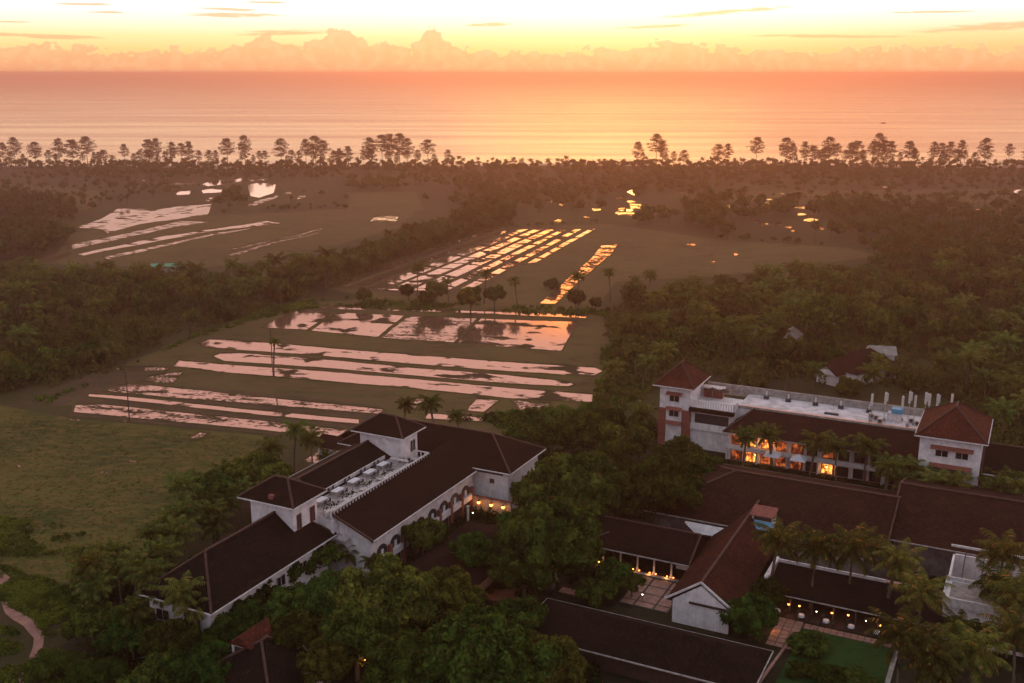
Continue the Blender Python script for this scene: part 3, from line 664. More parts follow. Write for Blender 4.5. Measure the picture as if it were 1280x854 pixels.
# windows and doors
LB.window('t+', -93, 116.2, 10.9, .9, 2.2, 'dark', frame='brick'); LB.window('t+', -93, 119.4, 10.9, 1.0, 2.2, 'dark', frame='brick')
LB.window('t+', -95, 151.2, 11.2, 1.6, 2.0, 'dark'); LB.window('s-', 155, -81.2, 5.6, .7, .6, 'dark', frame='brick')
LB.window('s-', 94.8, -99.5, 4.6, 2.2, 1.6); LB.window('s-', 94.8, -94, 4.6, 2.2, 1.6)
for y in (99, 104, 109, 114): LB.window('t+', -91, y, 5.0, 1.8, 1.6)
mb = LB.mb(); mb.box(-92, -79, 154.9, 154.98, 6.9, 7.6); LB.part('dark_clerestory', mb, 'dark')  # dark band below the eave
# terrace
mb = LB.mb(); mb.box(-97.6, -90.6, 120.65, 147.5, 9.8, 9.86); LB.part('terrace_floor', mb, 'deck2')
mb = LB.mb(); rail_mb(mb, (-90.6, 120.8), (-90.6, 149.4), 9.8, 11.1, .8, .16); rail_mb(mb, (-90.6, 149.4), (-93.0, 149.4), 9.8, 11.1, .8, .16); mb.box(-91.9, -91.7, 121, 144.6, 9.87, 10.6)
mb.bar((-95.4, 144.7, 10.9), (-91.9, 144.7, 10.9), .25, .3)
LB.part('balustrade', mb, 'trim')
mb = LB.mb(); mb.box(-97.6, -97.4, 121, 146, 9.86, 10.6); LB.part('parapet', mb, 'trim')
# a small skylight on the left slope of the near tower
mb = LB.mb(); mb.box(-97.0, -96.2, 114.4, 115.0, 14.3, 15.0); LB.part('roof_vent', mb, 'brick')

def planter(t, s_, z, L, i, where):
    b = B('planter', f'white trough planter with dark shrubs, {where}', 'planter', t, s_, z, 'planters on the roof terrace')
    mb = b.mb(); mb.box(t - .4, t + .4, s_ - L / 2, s_ + L / 2, z, z + .5); b.part('trough', mb, 'trim')
    mb = b.mb()
    for k in range(int(L * 14)):
        x = t + random.uniform(-.45, .45); y = s_ + random.uniform(-L / 2, L / 2); zz = z + random.uniform(.5, 1.1); r = .16
        a = random.uniform(0, 6.3); mb.add([(x - r * math.cos(a), y - r * math.sin(a), zz), (x + r * math.cos(a), y + r * math.sin(a), zz - .05), (x + r * math.sin(a), y + r * math.cos(a), zz + .25)], [(0, 1, 2)])
    b.part('leaves', mb, 'hedge')
for i, (s_, wr) in enumerate(((123.5, 'nearest to the near tower'), (128.5, 'second from the near tower'), (134.0, 'in the middle of the rail'), (139.5, 'near the far end of the rail'))): planter(-92.6, s_, 9.87, 3.0, i, wr)
def table_set(t, s_, z, wr):
    b = B('terrace_table', f'white table on the left roof terrace, {wr}', 'table', t, s_, z, 'tables on the left roof terrace')
    mb = b.mb(); mb.box(t - .6, t + .6, s_ - 1.1, s_ + 1.1, z + .70, z + .78); b.part('tabletop', mb, 'cloth')
    for dx in (-.5, .5):
        for dy in (-1, 1):
            mb = b.mb(); mb.box(t + dx - .05, t + dx + .05, s_ + dy - .05, s_ + dy + .05, z, z + .70); b.part('leg', mb, 'metal')
def chair(t, s_, z, rot, label, group):
    o = bpy.data.objects.new('chair', None); COL.objects.link(o); o.location = site(t, s_, z); o.rotation_euler = (0, 0, -SITE + rot)
    tag(o, label, 'chair', group)
    mb = MB(); mb.box(-.25, .25, -.25, .25, .42, .48); mb.build('seat', M['dark'], o)
    mb = MB(); mb.box(-.25, .25, .20, .26, .48, 1.0); mb.build('backrest', M['dark'], o)
    for dx in (-.21, .21):
        for dy in (-.21, .21): mb = MB(); mb.box(dx - .025, dx + .025, dy - .025, dy + .025, 0, .42); mb.build('leg', M['dark'], o)
for i, (s_, wr) in enumerate(((125, 'beside the near tower'), (129.5, 'second from the near tower'), (134, 'third from the near tower'), (138.5, 'fourth from the near tower'), (142.5, 'closest to the far tower'))):
    table_set(-95.6, s_, 9.87, wr)
    for dy in (-.6, .6):
        chair(-94.5, s_ + dy, 9.87, math.pi / 2 * -1, 'dark chair at a white table on the left roof terrace, rail side', 'chairs on the rail side of the terrace tables')
        chair(-96.7, s_ + dy, 9.87, math.pi / 2, 'dark chair at a white table on the left roof terrace, roof side', 'chairs on the roof side of the terrace tables')
def ac_unit(t, s_, z, label, group):
    b = B('ac_unit', label, 'air conditioner', t, s_, z, group)
    mb = b.mb(); mb.box(t - .5, t + .5, s_ - .35, s_ + .35, z + .08, z + .95); b.part('casing', mb, 'metal')
    mb = b.mb(); mb.tube([(t, s_ - .36, z + .5), (t, s_ - .40, z + .5)], .33, 12); b.part('fan_grille', mb, 'dark')
    mb = b.mb(); mb.box(t - .45, t + .45, s_ - .3, s_ + .3, z, z + .08); b.part('base', mb, 'dark')
for t, s_ in ((-94.2, 146.2), (-92.8, 147.0), (-91.8, 146.4)): ac_unit(t, s_, 9.87, 'grey air conditioner at the foot of the far left tower', 'air conditioners by the far left tower')
for t, s_ in ((-91.9, 126), (-91.9, 131)): ac_unit(t, s_ + 5, 9.87, 'grey air conditioner against the long terrace rail', 'air conditioners by the terrace rail')

# wall lanterns and hedge in the left courtyard
def lantern(x, y, z, label, group, r=.16, watt=0, mat='bulb', post=False, name='wall_lamp'):
    o = bpy.data.objects.new(name, None); COL.objects.link(o); o.location = (x, y, 0 if post else z); o.rotation_euler = (0, 0, -SITE)
    tag(o, label, 'lamp', group); zz = z if post else 0
    mb = MB(); mb.ball((0, 0, zz), r); mb.build('bulb', M[mat], o)
    mb = MB(); mb.lathe((0, 0, zz + r * .8), [(r * 1.1, 0), (r * .3, r * .8)], 8); mb.build('cap', M['dark'], o)
    if post:
        mb = MB(); mb.tube([(0, 0, 0), (0, 0, z - r)], .04, 6); mb.build('post', M['dark'], o)
    if watt:
        l = bpy.data.lights.new('lamp_light', 'POINT'); l.energy = watt; l.color = (1, .42, .12); l.shadow_soft_size = .2
        lo = bpy.data.objects.new('lamp_light', l); COL.objects.link(lo); lo.parent = o; lo.location = (0, -.35, zz)
for i, t in enumerate((-82.6, -80.1, -77.8)):
    x, y, z = site(t, 152.6, 2.2); lantern(x, y, z, ('left', 'middle', 'right')[i] + ' one of three glowing lamps on the courtyard wall of the left hotel', 'courtyard lamps of the left hotel', .30, 60)
HW = B('courtyard_wall', 'low curved-top garden wall carrying three glowing lamps', 'wall', -80, 153)
mb = HW.mb(); mb.box(-84.2, -76.5, 153.0, 153.3, 0, 3.0); HW.part('panel', mb, 'grey'); mb = HW.mb(); mb.box(-84.2, -76.5, 152.93, 153.37, 3.0, 3.15); HW.part('coping', mb, 'brick')
b = B('garden_post', 'white free-standing post beside the arcade of the left hotel', 'post', -82.2, 148)
mb = b.mb(); mb.box(-82.35, -82.05, 147.85, 148.15, 0, 3.2); b.part('shaft', mb, 'trim'); mb = b.mb(); mb.box(-82.45, -81.95, 147.75, 148.25, 3.2, 3.35); b.part('cap', mb, 'trim')
# small dark roof between the left hotel and the big trees
b = B('pavilion', 'low dark-roofed pavilion hidden between the left hotel and the great dark trees', 'pavilion', -73, 134)
mb = b.mb(); mb.box(-77.5, -68.5, 124.5, 141, 0, 3.2); b.part('wall', mb, 'grey'); b.hip(-79, -67, 123, 142.5, 3.4, 5.0, 's', True, True, mat='roof', gut=False, caps=False)
# chapel-like roof with dormer bottom left
b = B('dormer_house', 'small dark roofed house with a brick and white dormer among bottom left trees', 'house', -80, 92)
mb = b.mb(); mb.box(-85.5, -74.5, 84, 100, 0, 3.6); b.part('wall', mb, 'white'); b.hip(-87, -73, 84.5, 99.5, 3.8, 7.4, 's', True, True, mat='roof2', gut=False)
mb = b.mb(); mb.box(-83.6, -80.6, 90.2, 93.8, 4.6, 6.9); dm = b.part('dormer', mb, 'white')
mb = b.mb(); mb.add([(-83.9, 89.9, 6.9), (-80.3, 89.9, 6.9), (-80.3, 94.0, 6.9), (-83.9, 94.0, 6.9), (-82.1, 89.9, 8.2), (-82.1, 95.5, 8.2)], [(0, 4, 5, 3), (1, 2, 5, 4), (0, 1, 4), (3, 5, 2), (0, 3, 2, 1)]); b.part('dormer_roof', mb, 'roofred', dm)
mb = b.mb(); mb.box(-83.1, -81.1, 90.1, 90.19, 5.3, 6.6); b.part('dormer_opening', mb, 'dark', dm)
mb = b.mb(); mb.box(-83.65, -80.55, 89.95, 90.1, 4.5, 5.1); b.part('dormer_sill', mb, 'brick', dm)

# ---- right hotel block
RB = B('hotel_building', 'white hotel block with two hip roofed corner towers and a pale flat roof between', 'building', -35, 200)
mb = RB.mb(); mb.box(-66.4, -60, 201.6, 211, 0, 12.8); mb.box(-60, -51, 202.2, 211, 0, 9.0); mb.box(-51, -15, 199, 214.5, 0, 6.2); mb.box(-51, -15.4, 204.6, 214.5, 6.2, 9.3); mb.box(-15, -4.9, 192.3, 206, 0, 12.8); mb.box(-4.9, 22, 196, 207, 0, 6.5)
RB.part('wall', mb, 'white')
RB.hip(-67.5, -58.9, 200.4, 212, 13, 17, 's', mat='roofred', inset=4.8)
RB.hip(-15.8, -4.0, 191.2, 207.2, 13, 17.2, 's', mat='roofred', inset=6.4)
RB.hip(-4.6, 24, 194, 209, 6.8, 10, 't', False, True, mat='roof')
# long front slope with a hip at its left end
ro = RB.slope([(-51.6, 196.6, 6.4), (-14.9, 196.6, 6.4), (-14.9, 204.5, 9.4), (-47.5, 204.5, 9.4)], mat='roofbrown')
mb = RB.mb(); mb.bar((-51.6, 196.5, 6.3), (-15.0, 196.5, 6.3), .14, .18); RB.part('gutter', mb, 'gutter', ro)
ro = RB.slope([(-51.6, 204.5, 6.4), (-51.6, 196.6, 6.4), (-47.5, 204.5, 9.42)], mat='roofbrown')
mb = RB.mb(); mb.bar((-51.6, 196.6, 6.5), (-47.5, 204.5, 9.5), .34, .2); RB.part('ridge_tiles', mb, 'ridge', ro)
mb = RB.mb(); mb.box(-51, -15.2, 204.7, 214.4, 9.3, 9.36); RB.part('roof_deck', mb, 'deck')
M['glowstrip'] = water_mat('wet strip along the roof', 1.3, .3, gloss=.75, rough=.22)
M['glowstrip'] = simple('painted glow strip', (.80, .33, .20), .5, .2, .6)  # mirrored orange sky put in as plain orange colour
mb = RB.mb(); mb.box(-50.5, -15.4, 204.9, 206.3, 9.37, 9.40); RB.part('deck_strip', mb, 'glowstrip')
mb = RB.mb(); mb.box(-51, -15.2, 204.45, 204.7, 9.2, 9.75); RB.part('kerb', mb, 'grey')
mb = RB.mb(); mb.box(-60, -15.2, 214.4, 214.8, 8.6, 10.9); RB.part('rear_parapet', mb, 'grey')
for k, t in enumerate((-47, -42.5, -37, -32, -26.5)):
    b = B('roof_vent', f'small dark vent box on the pale flat roof, {("first", "second", "third", "fourth", "fifth")[k]} from the left tower', 'vent', t, 212.6, 9.38, 'vent boxes on the flat roof')
    mb = b.mb(); mb.box(t - .5, t + .5, 212.2, 213.0, 9.38, 10.0); b.part('casing', mb, 'dark'); mb = b.mb(); mb.box(t - .12, t + .12, 212.4, 212.7, 10.0, 11.0); b.part('pipe', mb, 'trim')
mb = RB.mb(); mb.box(-34.3, -31.6, 207.6, 208.2, 9.37, 9.7); RB.part('cable_tray', mb, 'dark')
# balcony wing beside the left tower
mb = RB.mb(); rail_mb(mb, (-59.8, 201.6), (-50.9, 201.6), 9.0, 10.5, .5, .24); rail_mb(mb, (-50.9, 201.6), (-50.9, 204.4), 9.0, 10.5, .5, .24); RB.part('balustrade', mb, 'white')
mb = RB.mb(); mb.box(-60, -50.8, 200.9, 202.1, 8.2, 8.95); RB.part('canopy', mb, 'roof')
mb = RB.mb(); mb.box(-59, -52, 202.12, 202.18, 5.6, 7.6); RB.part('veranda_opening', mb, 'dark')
mb = RB.mb(); mb.box(-60, -51, 201.8, 202.15, 4.2, 5.4); RB.part('balcony_parapet', mb, 'white')
# tower windows with tiled hoods
for z in (10.6, 7.4):
    RB.window('s-', 201.6, -63.3, z - .4, 2.0, 1.2, 'glass', bars=1); RB.awning(201.55, -63.3, z + .6, 3.3)
RB.awning(201.55, -63.3, 5.0, 3.3)
mb = RB.mb(); mb.box(-66.55, -65.0, 201.45, 202.2, 0, 8.0); mb.box(-61.6, -59.85, 201.45, 202.2, 0, 8.0); RB.part('brick_pilaster', mb, 'brick')
for t in (-11.2, -7.9): RB.window('s-', 192.3, t, 9.9, 2.0, 1.1, 'glass')
RB.awning(192.25, -9.6, 10.9, 7.0); RB.awning(192.25, -9.6, 7.6, 7.0)
# veranda front: balcony slab, parapet, columns and lit rooms
mb = RB.mb(); mb.box(-51, -15.4, 196.9, 199, 2.9, 3.15); sl = RB.part('balcony_slab', mb, 'trim')
mb = RB.mb(); mb.box(-51, -15.4, 196.9, 197.1, 3.15, 3.85); RB.part('balcony_parapet', mb, 'white')
for k in range(13):
    t = -50.8 + k * 2.95
    mb = RB.mb(); mb.box(t - .16, t + .16, 197.15, 197.45, 3.15, 6.1); mb.box(t - .16, t + .16, 197.15, 197.45, 0, 2.9); RB.part('column', mb, 'brick' if k % 2 else 'trim')
LITU = {0: 'litdim', 1: 'lit', 2: 'lit', 3: 'litdim', 4: 'litdim', 6: 'litdim'}; LITD = {0: 'litdim', 1: 'lit', 2: 'litdim', 3: 'litdim', 4: 'litdim', 6: 'lit'}
for k in range(12):
    t = -49.3 + k * 2.95
    RB.window('s-', 199, t, 4.5, 1.9, 2.1, LITU.get(k, 'glass'), frame='brick'); RB.window('s-', 199, t, 1.35, 2.0, 2.2, LITD.get(k, 'glass'), frame='wood', bars=2)
for k, t in enumerate((-46.6, -43.6, -41.7)):
    x, y, z = site(t, 198.0, 5.4); lantern(x, y, z, ('left', 'middle', 'right')[k] + ' of three lamps glowing on the upper balcony of the right hotel', 'balcony lamps of the right hotel', .22, 70)
x, y, z = site(-45.2, 197.9, 2.2); lantern(x, y, z, 'brightest lamp in the ground floor doorway of the right hotel', None, .25, 110)
x, y, z = site(-31.6, 197.9, 2.0); lantern(x, y, z, 'lamp behind the lit lattice on the ground floor of the right hotel', None, .25, 110)
# parasols on the balcony front
for k, t in enumerate((-41.2, -36.2)):
    b = B('parasol', ('left', 'right')[k] + ' pale square parasol under the palms before the right hotel', 'parasol', t, 194.6)
    mb = b.mb(); mb.add([(t - 1.5, 193.1, 3.9), (t + 1.5, 193.1, 3.9), (t + 1.5, 196.1, 3.9), (t - 1.5, 196.1, 3.9), (t, 194.6, 4.9)], [(0, 1, 4), (1, 2, 4), (2, 3, 4), (3, 0, 4), (3, 2, 1, 0)]); b.part('canopy', mb, 'cloth')
    mb = b.mb(); mb.tube([(t, 194.6, 0), (t, 194.6, 4.4)], .06, 6); b.part('pole', mb, 'wood')
# rooftop people-less seating near the left tower
for k, t in enumerate((-57.2, -54.8)):
    b = B('parasol', ('closer', 'farther')[k] + ' red parasol from the left tower on its roof terrace', 'parasol', t, 208, 9.0)
    mb = b.mb(); mb.lathe((t, 208, 11.2), [(1.2, 0), (.08, .5)], 8); b.part('canopy', mb, 'ridge'); mb = b.mb(); mb.tube([(t, 208, 9.0), (t, 208, 11.5)], .05, 6); b.part('pole', mb, 'metal')
b = B('roof_kiosk', 'dark equipment hut on the roof terrace behind the left tower', 'hut', -57.5, 210.5, 9.0)
mb = b.mb(); mb.box(-59.5, -55.5, 209.5, 211.0, 9.0, 11.0); b.part('wall', mb, 'brick'); mb = b.mb(); mb.box(-59.8, -55.2, 209.2, 211.3, 11.0, 11.2); b.part('roof', mb, 'trim')
# mobile antennas
AN = [(1089.5, 492, 530), (1106, 490, 525), (1128, 495, 530), (1136, 489, 524), (1143, 494, 524), (1156, 490, 524), (1160, 492, 522), (1170, 492, 522), (1188, 492, 516)]
names = ['first', 'second', 'third', 'fourth', 'fifth', 'sixth', 'seventh', 'eighth', 'ninth']
for k, (u, vt, vb) in enumerate(AN):
    s_ = 206.8 + (k % 3) * 1.6
    # solve t on the deck line s_
    best = min(np.arange(-40, 0, .1), key=lambda t: abs(PXL(*site(t, s_, 12))[0] - u)); t = float(best)
    ht = next((z for z in np.arange(11, 22, .1) if PXL(*site(t, s_, z))[1] < vt), 18.0)
    b = B('antenna_mast', f'slim mobile phone antenna mast, {names[k]} from the left on the right hotel roof', 'antenna', t, s_, 9.38, 'antenna masts on the hotel roof')
    mb = b.mb(); mb.tube([(t, s_, 9.38), (t, s_, ht)], .07, 6); b.part('pole', mb, 'metal')
    mb = b.mb(); mb.box(t - .22, t + .22, s_ - .35, s_ - .12, ht - 2.4, ht - .1); b.part('antenna_panel', mb, 'antenna')
    if k % 2: mb = b.mb(); mb.box(t + .15, t + .45, s_ - .1, s_ + .15, ht - 1.9, ht - .3); b.part('antenna_panel', mb, 'antenna')
    mb = b.mb(); mb.box(t - .3, t + .3, s_ - .3, s_ + .3, 9.38, 9.9); b.part('base', mb, 'grey')
b = B('water_tank', 'white water tank with a blue sheet over it among the antennas', 'tank', -21.3, 209.5, 9.38)
mb = b.mb(); mb.box(-22.6, -20.0, 208.7, 210.4, 9.38, 11.0); b.part('tank_body', mb, 'trim'); mb = b.mb(); mb.box(-21.9, -19.9, 208.6, 210.5, 11.0, 11.9); b.part('cover', mb, 'blue')
for k, (t, s_) in enumerate(((-24.6, 208.5), (-25.6, 209.3), (-18.2, 209.5), (-23.6, 206.6), (-17.0, 208.2))):
    ac_unit(t, s_, 9.38, 'pale equipment cabinet among the antennas on the right hotel roof', 'equipment cabinets among the antennas')

# ---- lower right complex
LC = B('hotel_restaurant', 'sprawling dark tiled restaurant complex around palm courts at lower right', 'building', -25, 160)
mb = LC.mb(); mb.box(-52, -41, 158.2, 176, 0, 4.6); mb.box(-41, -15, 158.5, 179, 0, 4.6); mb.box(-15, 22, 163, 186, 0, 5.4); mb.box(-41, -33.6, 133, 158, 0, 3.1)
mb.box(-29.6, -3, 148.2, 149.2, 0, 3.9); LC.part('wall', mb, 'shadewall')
LC.hip(-53.5, -15.5, 156.6, 183.5, 4.8, 9.0, 't', True, False, mat='roofbrown', lo_in=11.5, gut='gutter')
LC.hip(-16.0, 24, 161.0, 190.4, 5.6, 9.4, 't', False, True, mat='roofbrown', gut='gutter')
# gable wing towards the camera
LC.hip(-41.4, -31.4, 131.6, 168, 3.4, 6.9, 's', False, False, mat='roofmid', gut=False)
gw = LC.mb(); gw.add([(-40.4, 132.5, 0), (-32.4, 132.5, 0), (-32.4, 132.5, 3.55), (-36.4, 132.5, 6.4), (-40.4, 132.5, 3.55), (-40.4, 132.9, 0), (-32.4, 132.9, 0), (-32.4, 132.9, 3.55), (-36.4, 132.9, 6.4), (-40.4, 132.9, 3.55)],
                     [(0, 1, 2, 3, 4), (9, 8, 7, 6, 5), (0, 5, 6, 1), (1, 6, 7, 2), (2, 7, 8, 3), (3, 8, 9, 4), (4, 9, 5, 0)])
mb = LC.mb(); v = gw.v
gwall = LC.part('gable_wall', gw, 'white')
gwall.location.y -= 1.0 - 0.02
mb = LC.mb(); mb.box(-38.0, -32.6, 131.2, 131.45, 3.5, 3.75); LC.part('gable_hood', mb, 'wood')
mb = LC.mb(); mb.bar((-41.5, 131.3, 3.45), (-36.4, 131.3, 7.0), .25, .25); mb.bar((-36.4, 131.3, 7.0), (-31.3, 131.3, 3.45), .25, .25); LC.part('bargeboard', mb, 'trim')
# white upper wall under the left hip (clerestory) and lit room
mb = LC.mb(); mb.add([(-46.4, 155.9, 4.2), (-39.9, 155.9, 4.2), (-41.6, 153.9, 2.4), (-42.6, 153.9, 2.4), (-46.4, 156.2, 4.4), (-39.9, 156.2, 4.4), (-41.6, 154.2, 2.6), (-42.6, 154.2, 2.6)],
                     [(0, 1, 2, 3), (7, 6, 5, 4), (0, 4, 5, 1), (1, 5, 6, 2), (2, 6, 7, 3), (3, 7, 4, 0)]); LC.part('sloping_canopy', mb, 'white')
LC.window('s-', 158.2, -43.6, 1.6, 2.6, 1.9, 'lit', frame='wood', bars=2)
mb = LC.mb(); mb.box(-41.9, -41.4, 152, 153.8, .8, 2.4); LC.part('lit_opening', mb, 'lit')
# portico with columns and patio
LC.hip(-63, -41.6, 143, 154.5, 3.3, 5.9, 't', True, False, mat='roof', lo_in=5, gut='gutter')
mb = LC.mb(); mb.box(-62, -42, 151.5, 152.5, 0, 3.1); LC.part('portico_back_wall', mb, 'wood')
PT = (-61.3, -58.6, -55.9, -53.0, -50.2, -47.5, -44.7)
for k, t in enumerate(PT):
    mb = LC.mb(); mb.lathe((t, 144.3, 0), [(.30, 0), (.30, .3), (.17, .4), (.15, 2.8), (.26, 3.0), (.26, 3.1)], 10); LC.part('column', mb, 'trim')
    for dx in (-.55, .45):
        x, y, z = site(t + dx, 143.9, .35); lantern(x, y, z, 'small glowing lamp at the foot of a portico column', 'lamps at the portico columns', .13, 26 if dx < 0 else 0, name='floor_lamp')
mb = LC.mb(); mb.box(-44, -41.7, 144.2, 144.5, 1.8, 2.4); LC.part('lintel', mb, 'trim')
b = B('patio', 'patio of square pink slabs before the portico', 'patio', -45, 138)
mb = b.mb(); mb.box(-49.2, -41.6, 133.4, 143.1, .02, .06); b.part('joints', mb, 'dark')
xs = [-49.1, -46.9, -43.9, -41.7]; ys = [133.5, 135.0, 137.6, 140.2, 142.8]
for i in range(3):
    for j in range(4):
        mb = b.mb(); mb.box(xs[i] + .14, xs[i + 1] - .14, ys[j] + .14, ys[j + 1] - .14, .06, .11); b.part('slab', mb, 'slab')
mb = b.mb(); mb.box(-50.4, -41.4, 143.15, 143.9, .02, .16); b.part('step', mb, 'grey')
for k, (t, s_) in enumerate(((-53.5, 136.4), (-57.0, 133.2), (-54.4, 133.0))):
    b2 = B('stepping_slab', ('far', 'left near', 'right near')[k] + ' pink stepping slab left of the patio', 'slab', t, s_); mb = b2.mb(); mb.prism([(t - 1.3, s_ - .8), (t + 1.3, s_ - .8), (t + 1.3, s_ + .8), (t - 1.3, s_ + .8)], .02, .12); b2.part('stone', mb, 'slab')
# dormer hut with blue awning on the roof
b = B('roof_hut', 'small red tiled hut with a bright blue cover set in the dark roof', 'hut', -34.2, 158.5)
mb = b.mb(); mb.box(-35.9, -32.5, 157.3, 159.3, 4.7, 7.2); b.part('wall', mb, 'white')
SLB = [(0, 1, 2, 3), (7, 6, 5, 4), (0, 4, 5, 1), (1, 5, 6, 2), (2, 6, 7, 3), (3, 7, 4, 0)]
mb = b.mb(); mb.add([(-36.1, 156.8, 7.3), (-32.3, 156.8, 7.3), (-32.3, 159.6, 8.0), (-36.1, 159.6, 8.0), (-36.1, 156.8, 7.15), (-32.3, 156.8, 7.15), (-32.3, 159.6, 7.85), (-36.1, 159.6, 7.85)], SLB); b.part('roof', mb, 'brick')
mb = b.mb(); mb.box(-35.6, -32.8, 157.2, 157.28, 6.4, 7.0); b.part('opening', mb, 'dark')
mb = b.mb(); mb.add([(-35.8, 155.4, 5.7), (-32.4, 155.4, 5.7), (-32.6, 157.1, 6.3), (-35.6, 157.1, 6.3), (-35.8, 155.4, 5.6), (-32.4, 155.4, 5.6), (-32.6, 157.1, 6.2), (-35.6, 157.1, 6.2)], SLB); b.part('blue_cover', mb, 'pool')
mb = LC.mb(); mb.bar((-41.6, 171.0, 8.75), (-38.3, 167.4, 7.9), .12, .12); LC.part('roof_pipe', mb, 'trim')
# verandah hall
ro = LC.slope([(-29.4, 140.6, 3.0), (-5, 140.6, 3.0), (-5, 148.0, 4.4), (-29.4, 148.0, 4.4)], mat='roof2')
mb = LC.mb(); mb.bar((-29.4, 140.5, 2.95), (-5, 140.5, 2.95), .12, .14); LC.part('gutter', mb, 'gutter', ro)
ro = LC.slope([(-5, 139.0, 3.0), (18, 139.0, 3.0), (18, 147.4, 4.4), (-5, 147.4, 4.4)], mat='roof2')
mb = LC.mb(); mb.box(-29.5, -14.2, 148.0, 148.25, 4.3, 4.85); mb.box(-9.6, 0, 147.42, 147.7, 4.3, 4.85); LC.part('white_parapet', mb, 'white')
mb = LC.mb(); mb.box(-30.3, -29.7, 142.6, 150.0, 0, 4.3); LC.part('side_wall', mb, 'white')
mb = LC.mb(); mb.box(-29.5, -3, 149.2, 150, 3.9, 4.0); LC.part('court_ledge', mb, 'slab')
mb = LC.mb(); mb.box(-29, -6, 147.0, 147.3, 0, 2.9); LC.part('hall_back_wall', mb, 'wood')
for k in range(9):
    t = -29.0 + k * 3.0; mb = LC.mb(); mb.box(t - .1, t + .1, 140.9, 141.1, 0, 2.8); LC.part('column', mb, 'wood')
sitepoly('hall_floor', [(-29.3, 139.7), (-5, 139.7), (-5, 147), (-29.3, 147)], M['wood'], .10)
for t, s_ in ((-25.5, 154.5), (-20.5, 155.0)):
    mb = LC.mb(); mb.box(t - 2.2, t + 2.2, s_ - .3, s_ + .3, 0, 4.2); LC.part('court_wall', mb, 'grey')
order = ['first', 'second', 'third', 'fourth', 'fifth', 'sixth', 'seventh', 'eighth']
HL = [(-28.4, 2.0, 0), (-26.2, 1.6, 1), (-24.7, 1.7, 1), (-22.3, 1.4, 0), (-20.2, 1.7, 1), (-18.0, 1.9, 1), (-15.6, 1.6, 0), (-13.7, 1.4, 1)]
for k, (t, z, big) in enumerate(HL):
    x, y, zz = site(t, 140.9, z); lantern(x, y, zz, f'hanging lamp along the open hall front, {order[k]} from the left', 'lamps along the open hall', .16 if big else .10, 12 if big else 0, 'bulb' if k % 3 else 'bulbw', name='hanging_lamp')
for k, t in enumerate((-27.6, -24.2, -20.8, -17.4, -14.0, -10.6)):
    b = B('dining_table', f'round dining table under a white cloth in the open hall, {order[k]} from the left', 'table', t, 140.2, .1, 'dining tables in the open hall')
    mb = b.mb(); mb.lathe((t, 140.2, .1), [(.25, 0), (.06, .1), (.06, .66)], 8); b.part('pedestal', mb, 'dark'); mb = b.mb(); mb.lathe((t, 140.2, .1), [(.48, .40), (.42, .66), (.41, .70)], 12); b.part('tablecloth', mb, 'cloth')
    for a in (0, 2.1, 4.2): chair(t + .95 * math.cos(a), 140.2 + .95 * math.sin(a), .1, a - math.pi / 2, 'dark dining chair at a white table in the open hall', 'dining chairs in the open hall')
# lawn, pavement
sitepoly('lawn', [(-23.8, 118), (-11.2, 118), (-11.2, 137.6), (-23.4, 138.0)], M['lawn'], .03)
P_ = B('paved_walk', 'stone paved walk with dark joints along the lawn edge', 'pavement', -20, 138)
mb = P_.mb(); mb.box(-27.2, -23.6, 131.2, 139.6, .02, .05); mb.box(-23.6, -11, 137.7, 139.3, .02, .05); P_.part('joints', mb, 'dark')
mb = P_.mb()
for i in range(3):
    for j in range(7): mb.box(-27.1 + i * 1.17, -27.1 + i * 1.17 + 1.05, 131.3 + j * 1.18, 131.3 + j * 1.18 + 1.06, .05, .10)
for i in range(14): mb.box(-23.4 + i * .9, -23.4 + i * .9 + .8, 137.85, 138.5, .05, .10); mb.box(-23.4 + i * .9, -23.4 + i * .9 + .8, 138.6, 139.2, .05, .10)
P_.part('paving_stone', mb, 'slab')
kb = B('garden_kerb', 'narrow reddish kerb running down beside the bottom roof', 'kerb', -25.5, 127); mb = kb.mb(); mb.bar((-24.6, 131.0, .12), (-25.6, 121, .12), .35, .24); kb.part('edge', mb, 'slab')
kb = B('garden_kerb', 'weathered kerb along the right edge of the lawn', 'kerb', -11, 128); mb = kb.mb(); mb.bar((-11.0, 137, .15), (-11.0, 119, .15), .6, .3); kb.part('edge', mb, 'grey')
# ruined white annex right
AX = B('annex', 'open white annex with a flat grey roof among palms at the right edge', 'building', 0, 150)
mb = AX.mb(); mb.box(-6.2, 4.2, 143.2, 149.6, 0, 6.0); mb.box(-6.2, -5.9, 150, 158, 0, 6.5); mb.box(-6.2, 4.2, 157.6, 158, 0, 6.5); AX.part('wall', mb, 'white')
mb = AX.mb(); mb.box(-5.6, 4.0, 143.8, 149.2, 6.0, 6.06); AX.part('flat_roof', mb, 'grey')
mb = AX.mb(); mb.box(-6.4, 4.4, 142.9, 143.2, 5.2, 6.5); mb.box(-6.4, -6.2, 143.2, 149.8, 5.6, 6.5); mb.box(-6.2, 4.4, 149.6, 149.9, 5.6, 6.5); AX.part('parapet', mb, 'trim')
mb = AX.mb(); mb.box(-5.8, 4.0, 150.2, 157.5, 0, 3.0); AX.part('yard_floor', mb, 'brick')
mb = AX.mb(); mb.bar((-6.6, 158.2, 7.6), (4.0, 158.2, 7.6), .3, .3); AX.part('eave_board', mb, 'trim')
mb = AX.mb()
for t in (-4.5, -2, .5, 3): mb.bar((t, 150.1, 6.4), (t, 157.8, 7.0), .15, .15)
AX.part('roof_beam', mb, 'wood')
ac_unit(-3, 153, 3.0, 'grey air conditioner in the open yard of the right edge annex', 'air conditioners in the annex yard'); ac_unit(-.5, 153.5, 3.0, 'grey air conditioner in the open yard of the right edge annex', 'air conditioners in the annex yard')
